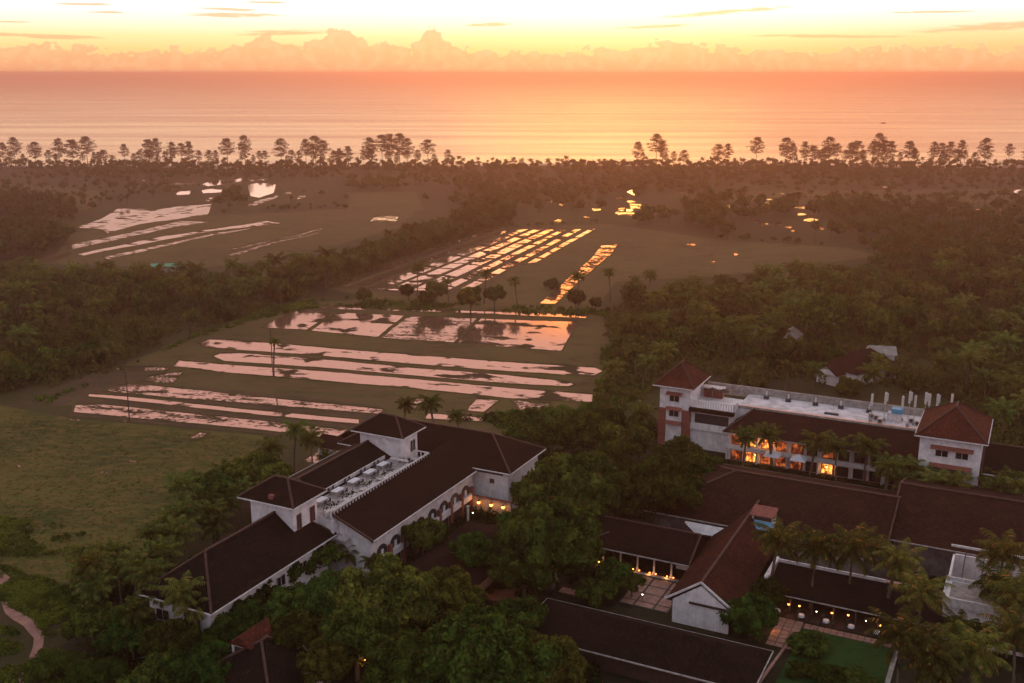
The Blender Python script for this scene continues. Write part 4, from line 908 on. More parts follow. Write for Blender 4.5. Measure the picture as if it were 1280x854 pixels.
# bottom building
BB = B('bottom_house', 'very dark low tiled building along the bottom edge', 'building', -38, 118)
mb = BB.mb(); mb.box(-55, -26, 115.4, 123.4, 0, 2.9); BB.part('wall', mb, 'wood')
BB.hip(-56.5, -24.8, 114.2, 124.6, 3.1, 5.6, 't', True, True, mat='roof2', gut='gutter', caps=False)
mb = BB.mb(); mb.box(-50, -44, 119, 121, 5.6, 5.61); 
# lamps scattered in the gardens
for u, v, z, mt, lab in ((455, 825, 4, 'bulb', 'bright warm lamp left of the lowest great tree'), (493, 818, 4, 'bulb', 'warm lamp at the left rim of the lowest great tree'), (614, 720, 3, 'bulb', 'warm lamp at the top of the red earth path'), (629, 707, 4, 'bulbw', 'whitish lamp under the great dark tree'), (682, 728, 3, 'bulbw', 'tiny white lamp at the foot of the great dark tree'),
                         (875, 610, 3, 'bulb', 'lowest of three lamps in line at the left end of the restaurant roof'), (878.5, 606, 3, 'bulb', 'middle of three lamps in line at the left end of the restaurant roof'), (882, 601, 3, 'bulb', 'top of three lamps in line at the left end of the restaurant roof'),
                         (1274, 597, 4, 'bulb', 'bright garden lamp at the right edge behind the palms'), (1243, 617, 4, 'bulb', 'garden lamp between palms left of the right edge lamp'), (803, 743, 1.5, 'bulbw', 'small lamp beside the square slab patio'), (714, 812, 3, 'bulbw', 'small lamp at the right rim of the lowest great tree'),
                         (966, 780, 1, 'bulb', 'small lamp under the shrub beside the paved walk'), (1012, 791, .8, 'bulbw', 'small lamp on the lawn edge'), (790, 822, 2.5, 'bulbw', 'left one of two pin lamps below the bottom house eave'), (801, 823, 2.5, 'bulbw', 'right one of two pin lamps below the bottom house eave'), (591, 641, 2.5, 'bulbw', 'white lamp below the courtyard wall of the left hotel')):
    x, y, _ = W(u, v, z); lantern(x, y, z, lab, 'garden lamps', .17 if mt == 'bulb' else .12, 30 if mt == 'bulb' else 0, mt, True, 'garden_lamp')

# ---- houses in the grove behind the right hotel
def house_at(name, u, v, ln, wd_, rot, ze, zr, label, mats=('roofbrown', 'white'), gable=True):
    x, y, _ = W(u, v, 0)
    o = bpy.data.objects.new(name, None); COL.objects.link(o); o.location = (x, y, 0); o.rotation_euler = (0, 0, rot); tag(o, label, 'house')
    mb = MB(); l, w_ = ln / 2, wd_ / 2; mb.box(-l + .6, l - .6, -w_ + .6, w_ - .6, 0, ze - .1); wl = mb.build('wall', M[mats[1]], o)
    mb = MB(); i = 0 if gable else w_
    mb.add([(-l, -w_, ze), (l, -w_, ze), (l, w_, ze), (-l, w_, ze), (-l + i, 0, zr), (l - i, 0, zr)], [(0, 1, 5, 4), (1, 2, 5), (2, 3, 4, 5), (3, 0, 4), (3, 2, 1, 0)]); mb.build('roof', M[mats[0]], o)
    if gable:
        for sx in (-1, 1):
            mb = MB(); mb.add([(sx * (l + .03), -w_ + .5, ze), (sx * (l + .03), w_ - .5, ze), (sx * (l + .03), 0, zr - .35), (sx * (l + .08), -w_ + .5, ze), (sx * (l + .08), w_ - .5, ze), (sx * (l + .08), 0, zr - .35)], [(0, 1, 2), (5, 4, 3), (0, 3, 4, 1), (1, 4, 5, 2), (2, 5, 3, 0)]); mb.build('gable_wall', M['white'], o)
    for k in range(2): mb = MB(); mb.box(-l / 2 + k * l - .6, -l / 2 + k * l + .6, -w_ + .5, -w_ + .58, 1.2, 2.4); mb.build('window', M['glass'], o)
    return o
house_at('house', 1075, 473, 17, 11, -SITE + R(60), 3.4, 7.6, 'largest dark hip roofed house in the grove behind the flat roof', gable=False)
house_at('house', 1044, 477, 9, 7, R(40), 2.8, 5.0, 'brown roofed house with a white gable just behind the flat roof')
house_at('house', 988, 437, 10, 7, R(70), 3.2, 5.6, 'grey white roofed house left of the brown hip roofed house', mats=('grey', 'white'))
o = house_at('house', 1100, 462, 7, 6, R(-10), 4.6, 6.4, 'little white terrace house at the right end of the brown roofs', mats=('grey', 'white'))
house_at('house', 1022, 398 + 12, 9, 7, R(15), 3, 5, 'half hidden brown roofed house behind the tall round tree')
house_at('house', 940, 417, 9, 7, R(15), 3, 5, 'half hidden brown roofed house left of the grey white roof')
house_at('shed', 208, 340, 11, 4, R(5), 2.4, 3.4, 'shed with a faded green tin roof beside the left fields', mats=('tin', 'grey'))
house_at('house', 427, 573, 9, 6, -SITE, 2.8, 4.6, 'small brown roofed outbuilding behind the long left roof')

# ------------------------------------------------------------------ vegetation prototypes
def leaf_quads(C, N, size, rg, flat=.0):
    """quads centred on C with normals near N"""
    n = len(C); nrm = N + rg.normal(0, .55, (n, 3)); nrm /= np.linalg.norm(nrm, axis=1)[:, None]
    r = rg.normal(0, 1, (n, 3)); a = np.cross(nrm, r); a /= np.linalg.norm(a, axis=1)[:, None] + 1e-9; b = np.cross(nrm, a)
    s_ = (size * rg.uniform(.6, 1.3, n))[:, None]; a = a * s_; b = b * s_ * .55
    V = np.stack([C - a, C - b * .9, C + a, C + b * .9], 1).reshape(-1, 3)
    Fq = np.arange(4 * n).reshape(-1, 4)
    return V, Fq
def crown_arrays(nl, size, seed, nlobes=22, hull=True, spread=1.0, flat=.62, lobe=(.24, .42), gappy=0.0):
    rg = np.random.default_rng(seed)
    P = []
    for i in range(nlobes):
        th = rg.uniform(0, 2 * math.pi); ph = math.acos(rg.uniform(-.25, 1)); rr = rg.uniform(.45, .82)
        P.append((rr * math.sin(ph) * math.cos(th) * spread, rr * math.sin(ph) * math.sin(th) * spread, rr * math.cos(ph) * flat, rg.uniform(*lobe)))
    if not gappy: P += [(0, 0, 0, .50)]
    P = np.array(P); wgt = P[:, 3] ** 2; wgt /= wgt.sum()
    idx = rg.choice(len(P), nl, p=wgt)
    d_ = rg.normal(0, 1, (nl, 3)); d_[:, 2] = np.abs(d_[:, 2]) * np.where(rg.random(nl) < .82, 1, -1); d_ /= np.linalg.norm(d_, axis=1)[:, None]
    rad = P[idx, 3] * rg.uniform(.72, 1.08, nl) ** 1.0
    # knobbly clumps
    k = np.sin(d_[:, 0] * 7 + idx) * np.sin(d_[:, 1] * 8 + idx * 2) * np.sin(d_[:, 2] * 7)
    rad = rad * (1 + .12 * k)
    C = P[idx, :3] + d_ * rad[:, None] * np.array([1, 1, .85])
    V, Fq = leaf_quads(C, d_, size, rg)
    if hull:
        vs_, fs_ = [V], [Fq]; base = len(V)
        for (x, y, z, r) in P:
            n1, n2 = 8, 5; vv = []
            for j in range(n2):
                p_ = math.pi * (j + .0) / (n2 - 1)
                for i in range(n1): a = 2 * math.pi * i / n1; q = r * .78 * rg.uniform(.85, 1.1); vv.append((x + q * math.sin(p_) * math.cos(a), y + q * math.sin(p_) * math.sin(a), z + q * .85 * math.cos(p_)))
            ff = [(base + j * n1 + i, base + j * n1 + (i + 1) % n1, base + (j + 1) * n1 + (i + 1) % n1, base + (j + 1) * n1 + i) for j in range(n2 - 1) for i in range(n1)]
            vs_.append(np.array(vv)); fs_.append(np.array(ff)); base += len(vv)
        V = np.concatenate(vs_); Fq = np.concatenate(fs_)
    return V, Fq
def palm_crown(seed, nf=22, nst=14, L=3.6, leaflet=.95, wl=.15, droop=1.0):
    rg = np.random.default_rng(seed); V = []; Fq = []
    for i in range(nf):
        a = 2 * math.pi * (i * .381966) + rg.uniform(-.2, .2)
        age = i / nf; e0 = R(78 - 92 * age + rg.uniform(-8, 8)); ln = L * rg.uniform(.85, 1.1) * (.72 + .28 * math.sin(math.pi * min(1, age + .3)))
        p = np.array([0., 0., 0.]); e = e0; pts = []; seg = ln / nst
        tw = rg.uniform(-.25, .25)
        for k in range(nst + 1):
            pts.append((p.copy(), e)); e -= droop * (.035 + .13 * (k / nst)) * (14 / nst) * rg.uniform(.8, 1.2)
            aa = a + tw * k / nst
            p = p + seg * np.array([math.cos(aa) * math.cos(e), math.sin(aa) * math.cos(e), math.sin(e)])
        side = np.array([-math.sin(a), math.cos(a), 0])
        for k in range(1, nst + 1):
            q, e_ = pts[k]; fw = np.array([math.cos(a) * math.cos(e_), math.sin(a) * math.cos(e_), math.sin(e_)])
            f_ = k / nst; ll = leaflet * (math.sin(math.pi * (.12 + .83 * f_)) ** .7) * rg.uniform(.85, 1.1)
            for sg_ in (-1, 1):
                hang = -.45 - .5 * age + rg.uniform(-.12, .12)
                dr = side * sg_ * .85 + fw * .55 + np.array([0, 0, hang]); dr /= np.linalg.norm(dr)
                o_ = fw * wl
                b = len(V); V += [q - o_, q + o_, q + dr * ll * .6 + o_ * .8, q + dr * ll * .6 - o_ * .6]; Fq.append((b, b + 1, b + 2, b + 3))
                b = len(V); V += [q + dr * ll * .6 - o_ * .6, q + dr * ll * .6 + o_ * .8, q + dr * ll + np.array([0, 0, -.22 * ll]) + o_ * .15, q + dr * ll + np.array([0, 0, -.22 * ll])]; Fq.append((b, b + 1, b + 2, b + 3))
        for k in range(nst):
            q, q2 = pts[k][0], pts[k + 1][0]; o_ = side * .05 * (1.3 - k / nst); b = len(V); V += [q - o_, q + o_, q2 + o_, q2 - o_]; Fq.append((b, b + 1, b + 2, b + 3))
    return np.array(V), np.array(Fq)
def trunk_arrays(h=1.0, r0=.5, r1=.2, lean=(0, 0), n=7, st=6, limbs=0, seed=0):
    rg = np.random.default_rng(seed); mb = MB()
    pts = [(lean[0] * (k / st) ** 1.6, lean[1] * (k / st) ** 1.6, h * k / st) for k in range(st + 1)]
    rad = [r0 + (r1 - r0) * min(1, (k / st) ** .6) for k in range(st + 1)]; rad[0] = r0 * 1.25
    mb.tube(pts, rad, n)
    for i in range(limbs):
        a = 2 * math.pi * i / limbs + rg.uniform(-.4, .4); z0 = h * rg.uniform(.5, .85); L = h * rg.uniform(.5, .75)
        q = [(0, 0, z0), (math.cos(a) * L * .4, math.sin(a) * L * .4, z0 + L * .3), (math.cos(a) * L, math.sin(a) * L, z0 + L * .55)]
        mb.tube(q, [r1 * .9, r1 * .6, r1 * .2], 5)
    return mb
def mb_mesh(name, mb, mat):
    me = bpy.data.meshes.new(name); me.from_pydata(mb.v, [], mb.f); me.materials.append(mat); me.update()
    for p in me.polygons: p.use_smooth = True
    return me
CR = {}
CR['big'] = [mesh_np('crown', *crown_arrays(17000, .042, 100 + i, 75, lobe=(.10, .22)), M['leafA']) for i in range(3)]
CR['bigB'] = [mesh_np('crown', *crown_arrays(17000, .042, 110 + i, 75, lobe=(.10, .21)), M['leafB']) for i in range(2)]
CR['mid'] = [mesh_np('crown', *crown_arrays(6000, .065, 120 + i, 40, lobe=(.14, .28)), M[m_]) for i, m_ in enumerate(('leafA', 'leafA', 'leafB', 'leafD'))]
CR['bright'] = [mesh_np('crown', *crown_arrays(6000, .055, 130 + i, 22), M['leafC']) for i in range(2)]
CR['far'] = [mesh_np('crown', *crown_arrays(1500, .085, 140 + i, 14), M[m_]) for i, m_ in enumerate(('leafB', 'leafD', 'leafD', 'leafA'))]
CR['shrub'] = [mesh_np('foliage', *crown_arrays(2200, .075, 150 + i, 16, flat=.8), M[m_]) for i, m_ in enumerate(('hedge', 'leafB', 'leafC'))]
PC = {}
PC['near'] = [mesh_np('fronds', *palm_crown(200 + i, 26, 22, 4.0, 1.05, .075), M['palmgold']) for i in range(3)]
PC['mid'] = [mesh_np('fronds', *palm_crown(210 + i, 22, 13, 3.8, 1.05, .13), M['palm']) for i in range(4)]
PC['young'] = [mesh_np('fronds', *palm_crown(215 + i, 16, 13, 3.4, .8, .11, .7), M['palm']) for i in range(2)]
PC['far'] = [mesh_np('fronds', *palm_crown(220 + i, 15, 6, 4.0, 1.2, .32), M['palm']) for i in range(3)]
TR = {'tree': [mb_mesh('trunk', trunk_arrays(1, .05, .03, (.02, .02), limbs=5, seed=i), M['bark']) for i in range(2)]}
TP = [(lambda L: (mb_mesh('trunk', trunk_arrays(1, .22, .13, L), M['bark']), L))(L) for L in ((.4, .2), (-.7, .3), (1.1, -.4), (0.1, .9))]
cnt = {'palm': 0, 'tree': 0}
def child(me, name, parent, loc=(0, 0, 0), sc=(1, 1, 1), rz=0):
    o = bpy.data.objects.new(name, me); COL.objects.link(o); o.parent = parent; o.location = loc; o.scale = sc; o.rotation_euler = (0, 0, rz); return o
def palm(x, y, h, label, group, lod='mid', size=1.0, name='coconut_palm'):
    cnt['palm'] += 1; i = cnt['palm']; root = bpy.data.objects.new(name, None); COL.objects.link(root); root.location = (x, y, 0)
    rz = random.uniform(0, 6.28); root.rotation_euler = (0, 0, rz); tag(root, label, 'palm', group); root.empty_display_size = .5
    tm, L = TP[i % 4]; child(tm, 'trunk', root, sc=(1, 1, h)); lst = PC[lod]
    child(lst[i % len(lst)], 'crown', root, (L[0], L[1], h), (size,) * 3, random.uniform(0, 6.28))
    return root
def tree(x, y, h, r, label, group, lod='mid', name='broadleaf_tree', i=None, sq=.75):
    cnt['tree'] += 1; i = cnt['tree'] if i is None else i; root = bpy.data.objects.new(name, None); COL.objects.link(root); root.location = (x, y, 0)
    root.rotation_euler = (0, 0, random.uniform(0, 6.28)); tag(root, label, 'tree', group); root.empty_display_size = .5
    ch = r * sq; zc = max(h - ch * .95, ch * .35)
    child(TR['tree'][i % 2], 'trunk', root, sc=(r * 1.3, r * 1.3, zc)); lst = CR[lod]
    child(lst[i % len(lst)], 'crown', root, (0, 0, zc), (r, r, ch * 1.45))
    return root
def shrub(x, y, r, h, label, group=None, k=0, name='shrub'):
    root = bpy.data.objects.new(name, None); COL.objects.link(root); root.location = (x, y, 0); root.rotation_euler = (0, 0, random.uniform(0, 6.28)); tag(root, label, 'shrub', group)
    child(CR['shrub'][k % 3], 'foliage', root, (0, 0, h * .35), (r, r, h)); mb = MB(); mb.tube([(0, 0, 0), (0, 0, h * .5)], .08, 5); mb.build('stem', M['bark'], root); return root
def at_top(u, v, z): x, y, _ = W(u, v, z); return x, y

# ---- named foreground trees: (u, v) of the crown centre, height, radius
def T(u, v, h, r, label, lod='big', i=None, group='great trees of the hotel garden', sq=.75):
    x, y = at_top(u, v, h * .62); return tree(x, y, h, r, label, group, lod, i=i, sq=sq)
T(718, 600, 14, 11.5, 'great broad tree in the centre, right of the left hotel courtyard', 'bigB', 0)
T(822, 610, 14, 8.2, 'round dark tree on twin trunks left of the restaurant roof', 'big', 1)
T(690, 672, 14, 9.8, 'great dark tree below the centre, beside the portico', 'big', 0)
T(655, 705, 9, 6.0, 'lower dark tree at the foot of the great dark tree', 'big', 2)
T(485, 742, 12, 9.5, 'great olive tree in front of the left hotel arcade', 'bigB', 1)
T(560, 745, 10, 6.0, 'lower right neighbour of the great olive tree', 'bigB', 0)
T(425, 745, 10, 6.0, 'left neighbour of the great olive tree, by the low roof', 'big', 1)
T(605, 815, 14, 10.5, 'largest tree at the bottom edge centre', 'big', 1)
T(520, 835, 11, 7.0, 'dark tree at the bottom edge left of the largest tree', 'big', 2)
T(680, 830, 10, 6.5, 'tree at the bottom edge against the dark bottom roof', 'bigB', 1)
T(405, 835, 9, 4.2, 'pale olive tree at the bottom edge beside the dormer house', 'bigB', 0)
T(370, 760, 8, 5.2, 'dark tree between the long roof and the great olive tree', 'big', 0)
T(310, 770, 7, 4.8, 'dark tree under the long eave of the left hotel', 'big', 1)
T(250, 835, 8, 5.0, 'green tree at the bottom edge left of the dormer house', 'big', 2)
T(190, 850, 7, 5.0, 'dark leafy tree at the bottom left edge', 'mid', 0)
T(165, 790, 7, 4.5, 'dark tree before the front end of the long left roof', 'mid', 1)
T(320, 595, 11, 7.5, 'broad olive tree behind the long left roof', 'bigB', 1)
T(275, 612, 9, 5.0, 'darker tree left of the olive tree behind the left roof', 'mid', 0)
T(690, 545, 9, 4.5, 'bushy tree at the corner behind the left hotel roof', 'mid', 1)
T(735, 540, 11, 7.0, 'broad tree behind the great centre tree', 'bigB', 0)
T(785, 555, 11, 6.0, 'tree below the left tower of the right hotel', 'mid', 2)
T(850, 575, 11, 7.0, 'tall olive tree right before the balustraded roof', 'mid', 2)
T(880, 590, 9, 4.6, 'dark tree left of the first palm of the hotel row', 'mid', 0)
T(802, 528, 6, 3.2, 'bright green small tree left of the corner tower', 'bright', 0, 'great trees of the hotel garden')
T(760, 580, 9, 5, 'dark tree between the two great centre trees', 'mid', 1)
T(528, 668, 7, 4.3, 'round dark tree against the arcade of the left hotel', 'big', 2)
T(642, 655, 6, 3.2, 'small tree at the right end of the courtyard', 'mid', 1)
T(770, 715, 5, 3.6, 'small tree left of the square slab patio', 'mid', 0)
T(745, 735, 4, 3.2, 'low tree among the stepping slabs', 'mid', 1)
T(790, 728, 4, 2.2, 'smallest tree touching the square slab patio', 'mid', 1)
T(938, 765, 6, 4.6, 'bushy tree right of the white gable end', 'big', 0)
T(872, 602, 8, 4.6, 'dark tree at the left hip of the restaurant roof', 'mid', 0)
T(960, 738, 5, 3.2, 'dark shrubby tree behind the bushy gable tree', 'mid', 1)
T(650, 770, 7, 4.0, 'dark tree between the red path and bottom roof', 'mid', 1)
T(458, 690, 5, 2.8, 'small dark tree under the white gable of the middle roof', 'mid', 0)
T(1024, 398, 16, 8.0, 'tall round dark green tree rising above the grove behind the houses', 'mid', 0)
T(1010, 805, 1.8, 3.0, 'low rounded bush on the lawn', 'shrub' if False else 'mid', 1)
for u, v in ((1010, 835), (1040, 842), (1075, 846)):
    x, y = at_top(u, v, 1); shrub(x, y, 2.6, 1.4, 'low hedge bush across the lower lawn', 'hedge bushes across the lawn', 2)

T(290, 795, 8, 4.6, 'dark tree at the left side of the dormer house', 'big', 1)
T(375, 800, 9, 4.6, 'dark tree right behind the dormer', 'big', 0)
T(310, 845, 6, 4.2, 'bright green tree under the dormer at the bottom edge', 'bright', 0)
T(215, 800, 7, 4.8, 'dark tree below the front wall of the long left roof', 'big', 2)
T(445, 800, 10, 6.0, 'dark tree between the dormer house and the largest bottom tree', 'big', 0)
T(318, 742, 7.5, 4.4, 'dark tree against the lower end of the long eave', 'big', 1)
T(455, 675, 6.5, 3.4, 'dark tree before the white gable of the middle roof', 'mid', 0)
T(345, 712, 8, 4.4, 'first of the dark bushy trees under the long eave', 'mid', 0)
T(395, 695, 7.5, 4.2, 'second of the dark bushy trees under the long eave', 'mid', 1)
T(590, 690, 8, 4.4, 'dark tree over the low pavilion roof', 'big', 1)
T(115, 775, 6, 4.0, 'leafy tree at the rim of the weeds', 'mid', 1)
T(60, 830, 4, 3.4, 'rounded green shrub tree right of the footpath', 'bright', 1)
T(120, 840, 5, 4.0, 'rounded green tree at the bottom left between path and garden', 'bright', 0)
# ---- palms one can tell apart
def Pm(u, v, h, label, group, lod='mid', size=1.0):
    x, y = at_top(u, v, h); return palm(x, y, h, label, group, lod, size)
row = [(930, 548, .9), (968, 545, 1.0), (1015, 553, 1.1), (1048, 560, 1.0), (1082, 560, 1.1), (1110, 582, .85)]
nth = ['first', 'second', 'third', 'fourth', 'fifth', 'sixth', 'seventh', 'eighth']
for k, (u, v, s_) in enumerate(row): Pm(u, v, 8.0, f'palm in the row before the lit veranda, {nth[k]} from the left', 'palm row before the right hotel', 'mid', s_)
for k in range(16):
    Pm(1105 + k * 12 + random.uniform(-4, 4), 584 + (k % 3) * 8 + k * .9, random.uniform(5, 7), 'low palm in the thick row below the right corner tower', 'low palms below the right tower', 'mid', random.uniform(.9, 1.15))
GP = [(966, 678, 9.0, 1.0, 'first tall palm from the left in the palm court'), (1018, 685, 9.5, 1.05, 'second tall palm from the left in the palm court, its tip yellow green'), (1066, 685, 9.5, 1.15, 'third tall palm from the left in the palm court'), (1112, 705, 9.0, 1.0, 'fourth and darkest palm of the palm court'),
      (1152, 740, 9.5, .95, 'golden tipped palm right of the open hall'), (1128, 795, 9, 1.05, 'golden palm at the right end of the lawn walk'), (1162, 812, 8, 1.0, 'golden palm right below the lawn'), (1178, 842, 6, .9, 'low palm at the bottom edge right of the lawn'), (1222, 822, 8, 1.1, 'palm at the bottom right with orange tips'), (1256, 695, 10, 1.0, 'tall golden palm covering the white annex'),
      (1240, 732, 8, 1.0, 'golden palm below the one covering the annex'), (1268, 745, 9, 1.1, 'right edge golden palm beside the annex'), (1275, 790, 8, 1.0, 'drooping palm at the lower right edge'), (1205, 790, 5, .8, 'short palm between the lower right palms')]
for u, v, h, s_, lab in GP: Pm(u, v, h, lab, 'palms of the lower right garden', 'near', s_ * 1.2)
LP = [(205, 742, 7.5, .95, 'palm hiding the front wall of the long roof at its left corner'), (252, 757, 7, .9, 'palm hiding the right corner of the front wall of the long roof'), (176, 762, 7, .9, 'short palm left below the front wall of the long roof'), (223, 608, 9, 1.0, 'tall palm standing clear against the pasture'), (365, 538, 9, .95, 'left of the two tall palms behind the left roof'), (390, 552, 9, 1.0, 'right of the two tall palms behind the left roof'), (118, 708, 9, 1.1, 'tall dark palm at the foot of the pasture'), (232, 742, 9, .95, 'palm before the front end of the long roof'), (193, 720, 9, .95, 'palm left of the front end of the long roof'),
      (503, 508, 8, .75, 'small palm behind the upper left tower'), (543, 505, 9, .95, 'palm behind the ridge right of the upper left tower'), (440, 690, 4, .8, 'low palm beneath the white gable of the left hotel'), (465, 700, 4, .6, 'lowest palm beneath the white gable of the left hotel'), (575, 520, 5, .7, 'low palm against the flooded paddy behind the ridge')]
for u, v, h, s_, lab in LP: Pm(u, v, h, lab, 'palms round the left hotel', 'mid', s_)
# palm hedge between left hotel and pasture
pts = [(100, 725), (130, 705), (155, 690), (180, 672), (205, 655), (228, 640), (250, 628), (270, 640), (150, 720), (205, 690), (185, 700), (235, 668), (262, 655), (212, 672), (288, 628), (130, 735), (165, 712), (300, 612), (245, 600), (285, 590), (345, 560), (410, 575)]
for k, (u, v) in enumerate(pts): Pm(u + random.uniform(-3, 3), v, random.uniform(4, 7), 'palm in the dark hedge between pasture and long left roof, ' + ('lower end', 'middle', 'upper end')[min(2, int((u - 95) / 75))], 'palm hedge along the pasture, ' + ('lower end', 'middle', 'upper end')[min(2, int((u - 95) / 75))], 'mid', random.uniform(.8, 1.05))
# bank between paddies
for k, (u, v, h, s_) in enumerate(((521, 334, 11, 1.0), (605, 343, 10, .9), (646, 352, 8, .8), (724, 346, 10, .95), (764, 341, 10, .85), (790, 352, 8, .9), (811, 344, 9, .9), (560, 352, 7, .7), (340, 428, 9, .55))):
    Pm(u, v, h, ['palm on the bank between the paddies, leftmost and tallest', 'palm on the bank over the two dark round trees', 'slim palm at the middle of the bank', 'palm standing in the glowing orange strip', 'palm on the green field right of the orange strip', 'palm at the right end of the bank', 'rightmost palm on the rim of the green field', 'low palm on the bank between the round trees', 'thin lone palm on a paddy dyke'][k], 'palms on the paddy banks', 'far' if k == 7 else 'mid', s_)
for k, (u, v, h, r) in enumerate(((510, 362, 6, 3.2), (545, 362, 9, 4.2), (588, 370, 10, 4.8), (618, 368, 9, 4.0), (720, 372, 8, 3.8), (455, 368, 6, 3.0), (532, 372, 6, 3), (745, 378, 5, 2.5), (690, 352, 4, 3.2))):
    T(u, v, h, r, ['low tree on the bank left of the tall palm', 'tree on the bank beside the tall palm', 'largest dark tree on the paddy bank', 'right neighbour of the largest bank tree', 'pale green tree below the orange strip', 'scrubby tree at the left end of the bank', 'small tree under the tall bank palm', 'small tree at the right end of the bank', 'lone round bush in the green field'][k], 'far' if r < 4 else 'mid', 2 + k % 2 if r >= 4 else k % 3, 'trees on the paddy banks', .95)
# poles
for u, v, hh, lab in ((162, 545, 14, 'tall thin pole at the edge of the pasture'), (340, 452, 9, 'thin pole on the dyke of the long paddies'), (1111, 590, 6, 'dark pole')):
    if lab == 'dark pole': continue
    x, y, _ = W(u, v - 18 if v == 545 else v); b = bpy.data.objects.new('pole', None); COL.objects.link(b); b.location = (x, y, 0); tag(b, lab, 'pole')
    mb = MB(); mb.tube([(0, 0, 0), (.1, 0, hh * .6), (0, 0, hh)], [.14, .11, .08], 6); mb.build('shaft', M['pole'], b); mb = MB(); mb.bar((-.6, 0, hh - .6), (.6, 0, hh - .6), .1, .1); mb.build('crossarm', M['pole'], b)
# far boat on the sea and ships
def boat(u, v, L, label):
    x, y, _ = W(u, v, 0); o = bpy.data.objects.new('boat', None); COL.objects.link(o); o.location = (x, y, 0); tag(o, label, 'boat')
    mb = MB(); w_ = L * .14; mb.add([(-L / 2, 0, L * .10), (-L * .35, -w_, L * .07), (L * .35, -w_, L * .07), (L / 2, 0, L * .12), (L * .35, w_, L * .07), (-L * .35, w_, L * .07), (-L * .3, 0, -.2), (L * .3, 0, -.2)], [(0, 1, 2, 3, 4, 5), (0, 6, 1), (1, 6, 7, 2), (2, 7, 3), (3, 7, 4), (4, 7, 6, 5), (5, 6, 0)]); mb.build('hull', M['dark'], o)
    mb = MB(); mb.box(-L * .12, L * .08, -w_ * .5, w_ * .5, L * .07, L * .18); mb.build('cabin', M['dark'], o)
boat(1104, 154.5, 11, 'small dark boat on the sea at the right')
boat(55, 95, 90, 'tiny ship on the horizon at the far left'); boat(187, 94.5, 80, 'tiny ship on the horizon left of the cloud towers')

# ---- shore trees
def cas_arrays(seed, form):
    rg = np.random.default_rng(seed); C = []; N = []
    nb = form[0]
    for i in range(nb):
        z = form[1] + (.95 - form[1]) * rg.uniform(0, 1) ** .8; a = rg.uniform(0, 6.28); rr = .17 * math.sin(math.pi * min(1, max(.08, (z - form[1] + .12) / (1.12 - form[1])))) * rg.uniform(.2, 1.1); c = np.array([math.cos(a) * rr, math.sin(a) * rr, z]); r = rg.uniform(.018, .045)
        n = 26; d_ = rg.normal(0, 1, (n, 3)); d_ /= np.linalg.norm(d_, axis=1)[:, None]; C.append(c + d_ * r * np.array([1.35, 1.35, .8])); N.append(d_)
    C = np.concatenate(C); N = np.concatenate(N); return leaf_quads(C, N, .014, rg)
CS = [mesh_np('crown', *cas_arrays(300 + i, fm), M['leafK']) for i, fm in enumerate(((120, .34), (100, .40), (140, .26), (90, .45), (120, .30)))]
CT = []
for i in range(3):
    mb = trunk_arrays(.86, .014, .005, (.02 * (i - 1), .0), 5, 5)
    rg = np.random.default_rng(i)
    for k in range(6):
        a = rg.uniform(0, 6.28); z = rg.uniform(.4, .75); mb.tube([(0, 0, z), (math.cos(a) * .1, math.sin(a) * .1, z + .1)], [.005, .002], 4)
    CT.append(mb_mesh('trunk', mb, M['bark']))
xs_ = [5, 20, 45, 62, 75, 92, 110, 124, 157, 175, 187, 197, 216, 228, 238, 262, 285, 307, 325, 352, 365, 383, 395, 405, 418, 425, 455, 462, 478, 488, 500, 510, 522, 535, 560, 797, 820, 828, 842, 897, 909, 945, 982, 990, 1005, 1015, 1022, 1035, 1045, 1062, 1070, 1090, 1097, 1104, 1112, 1135, 1143, 1166, 1175, 1186, 1200, 1205, 1230, 1260, 1283]
xs_ += [u + random.uniform(6, 13) for u in xs_ if u % 3 != 0 and not 545 < u < 790]; NB = 65
tall = {20: 38, 45: 30, 110: 38, 216: 32, 285: 36, 307: 40, 395: 40, 383: 36, 462: 38, 478: 40, 488: 41, 500: 42, 510: 36, 820: 40, 535: 34, 1097: 42, 1035: 38, 1230: 36}
low_ = {62, 124, 175, 262, 325, 365, 418, 425, 455, 522, 560, 842, 1022, 1143, 1205}
for k, u in enumerate(xs_):
    hp = tall.get(u, 20 if u in low_ else random.uniform(28, 36)) if k < NB else random.uniform(13, 26); v = 207 + random.uniform(-1.0, 2.0)
    x, y, _ = W(u, v); dist = math.hypot(y, H); h = hp * dist / F * .97
    root = bpy.data.objects.new('casuarina_tree', None); COL.objects.link(root); root.location = (x, y, 0); root.rotation_euler = (0, 0, random.uniform(0, 6.28))
    side = 'left' if u < 600 else 'right'
    q_ = min(7, max(0, int(u / 160))); pl = ('far left edge', 'left of the white ponds', 'above the white ponds', 'left of the centre gap', 'centre gap', 'right of the centre gap', 'right of centre', 'right edge')[q_]; sz = 'low' if hp < 27 else 'tall'
    tag(root, f'{sz} feathery shore tree dark against the sea, {pl}', 'tree', f'{sz} shore trees, {pl}')
    wd_ = random.uniform(1.2, 1.8); child(CT[k % 3], 'trunk', root, sc=(h, h, h)); child(CS[k % 5], 'crown', root, sc=(h * wd_, h * wd_, h))

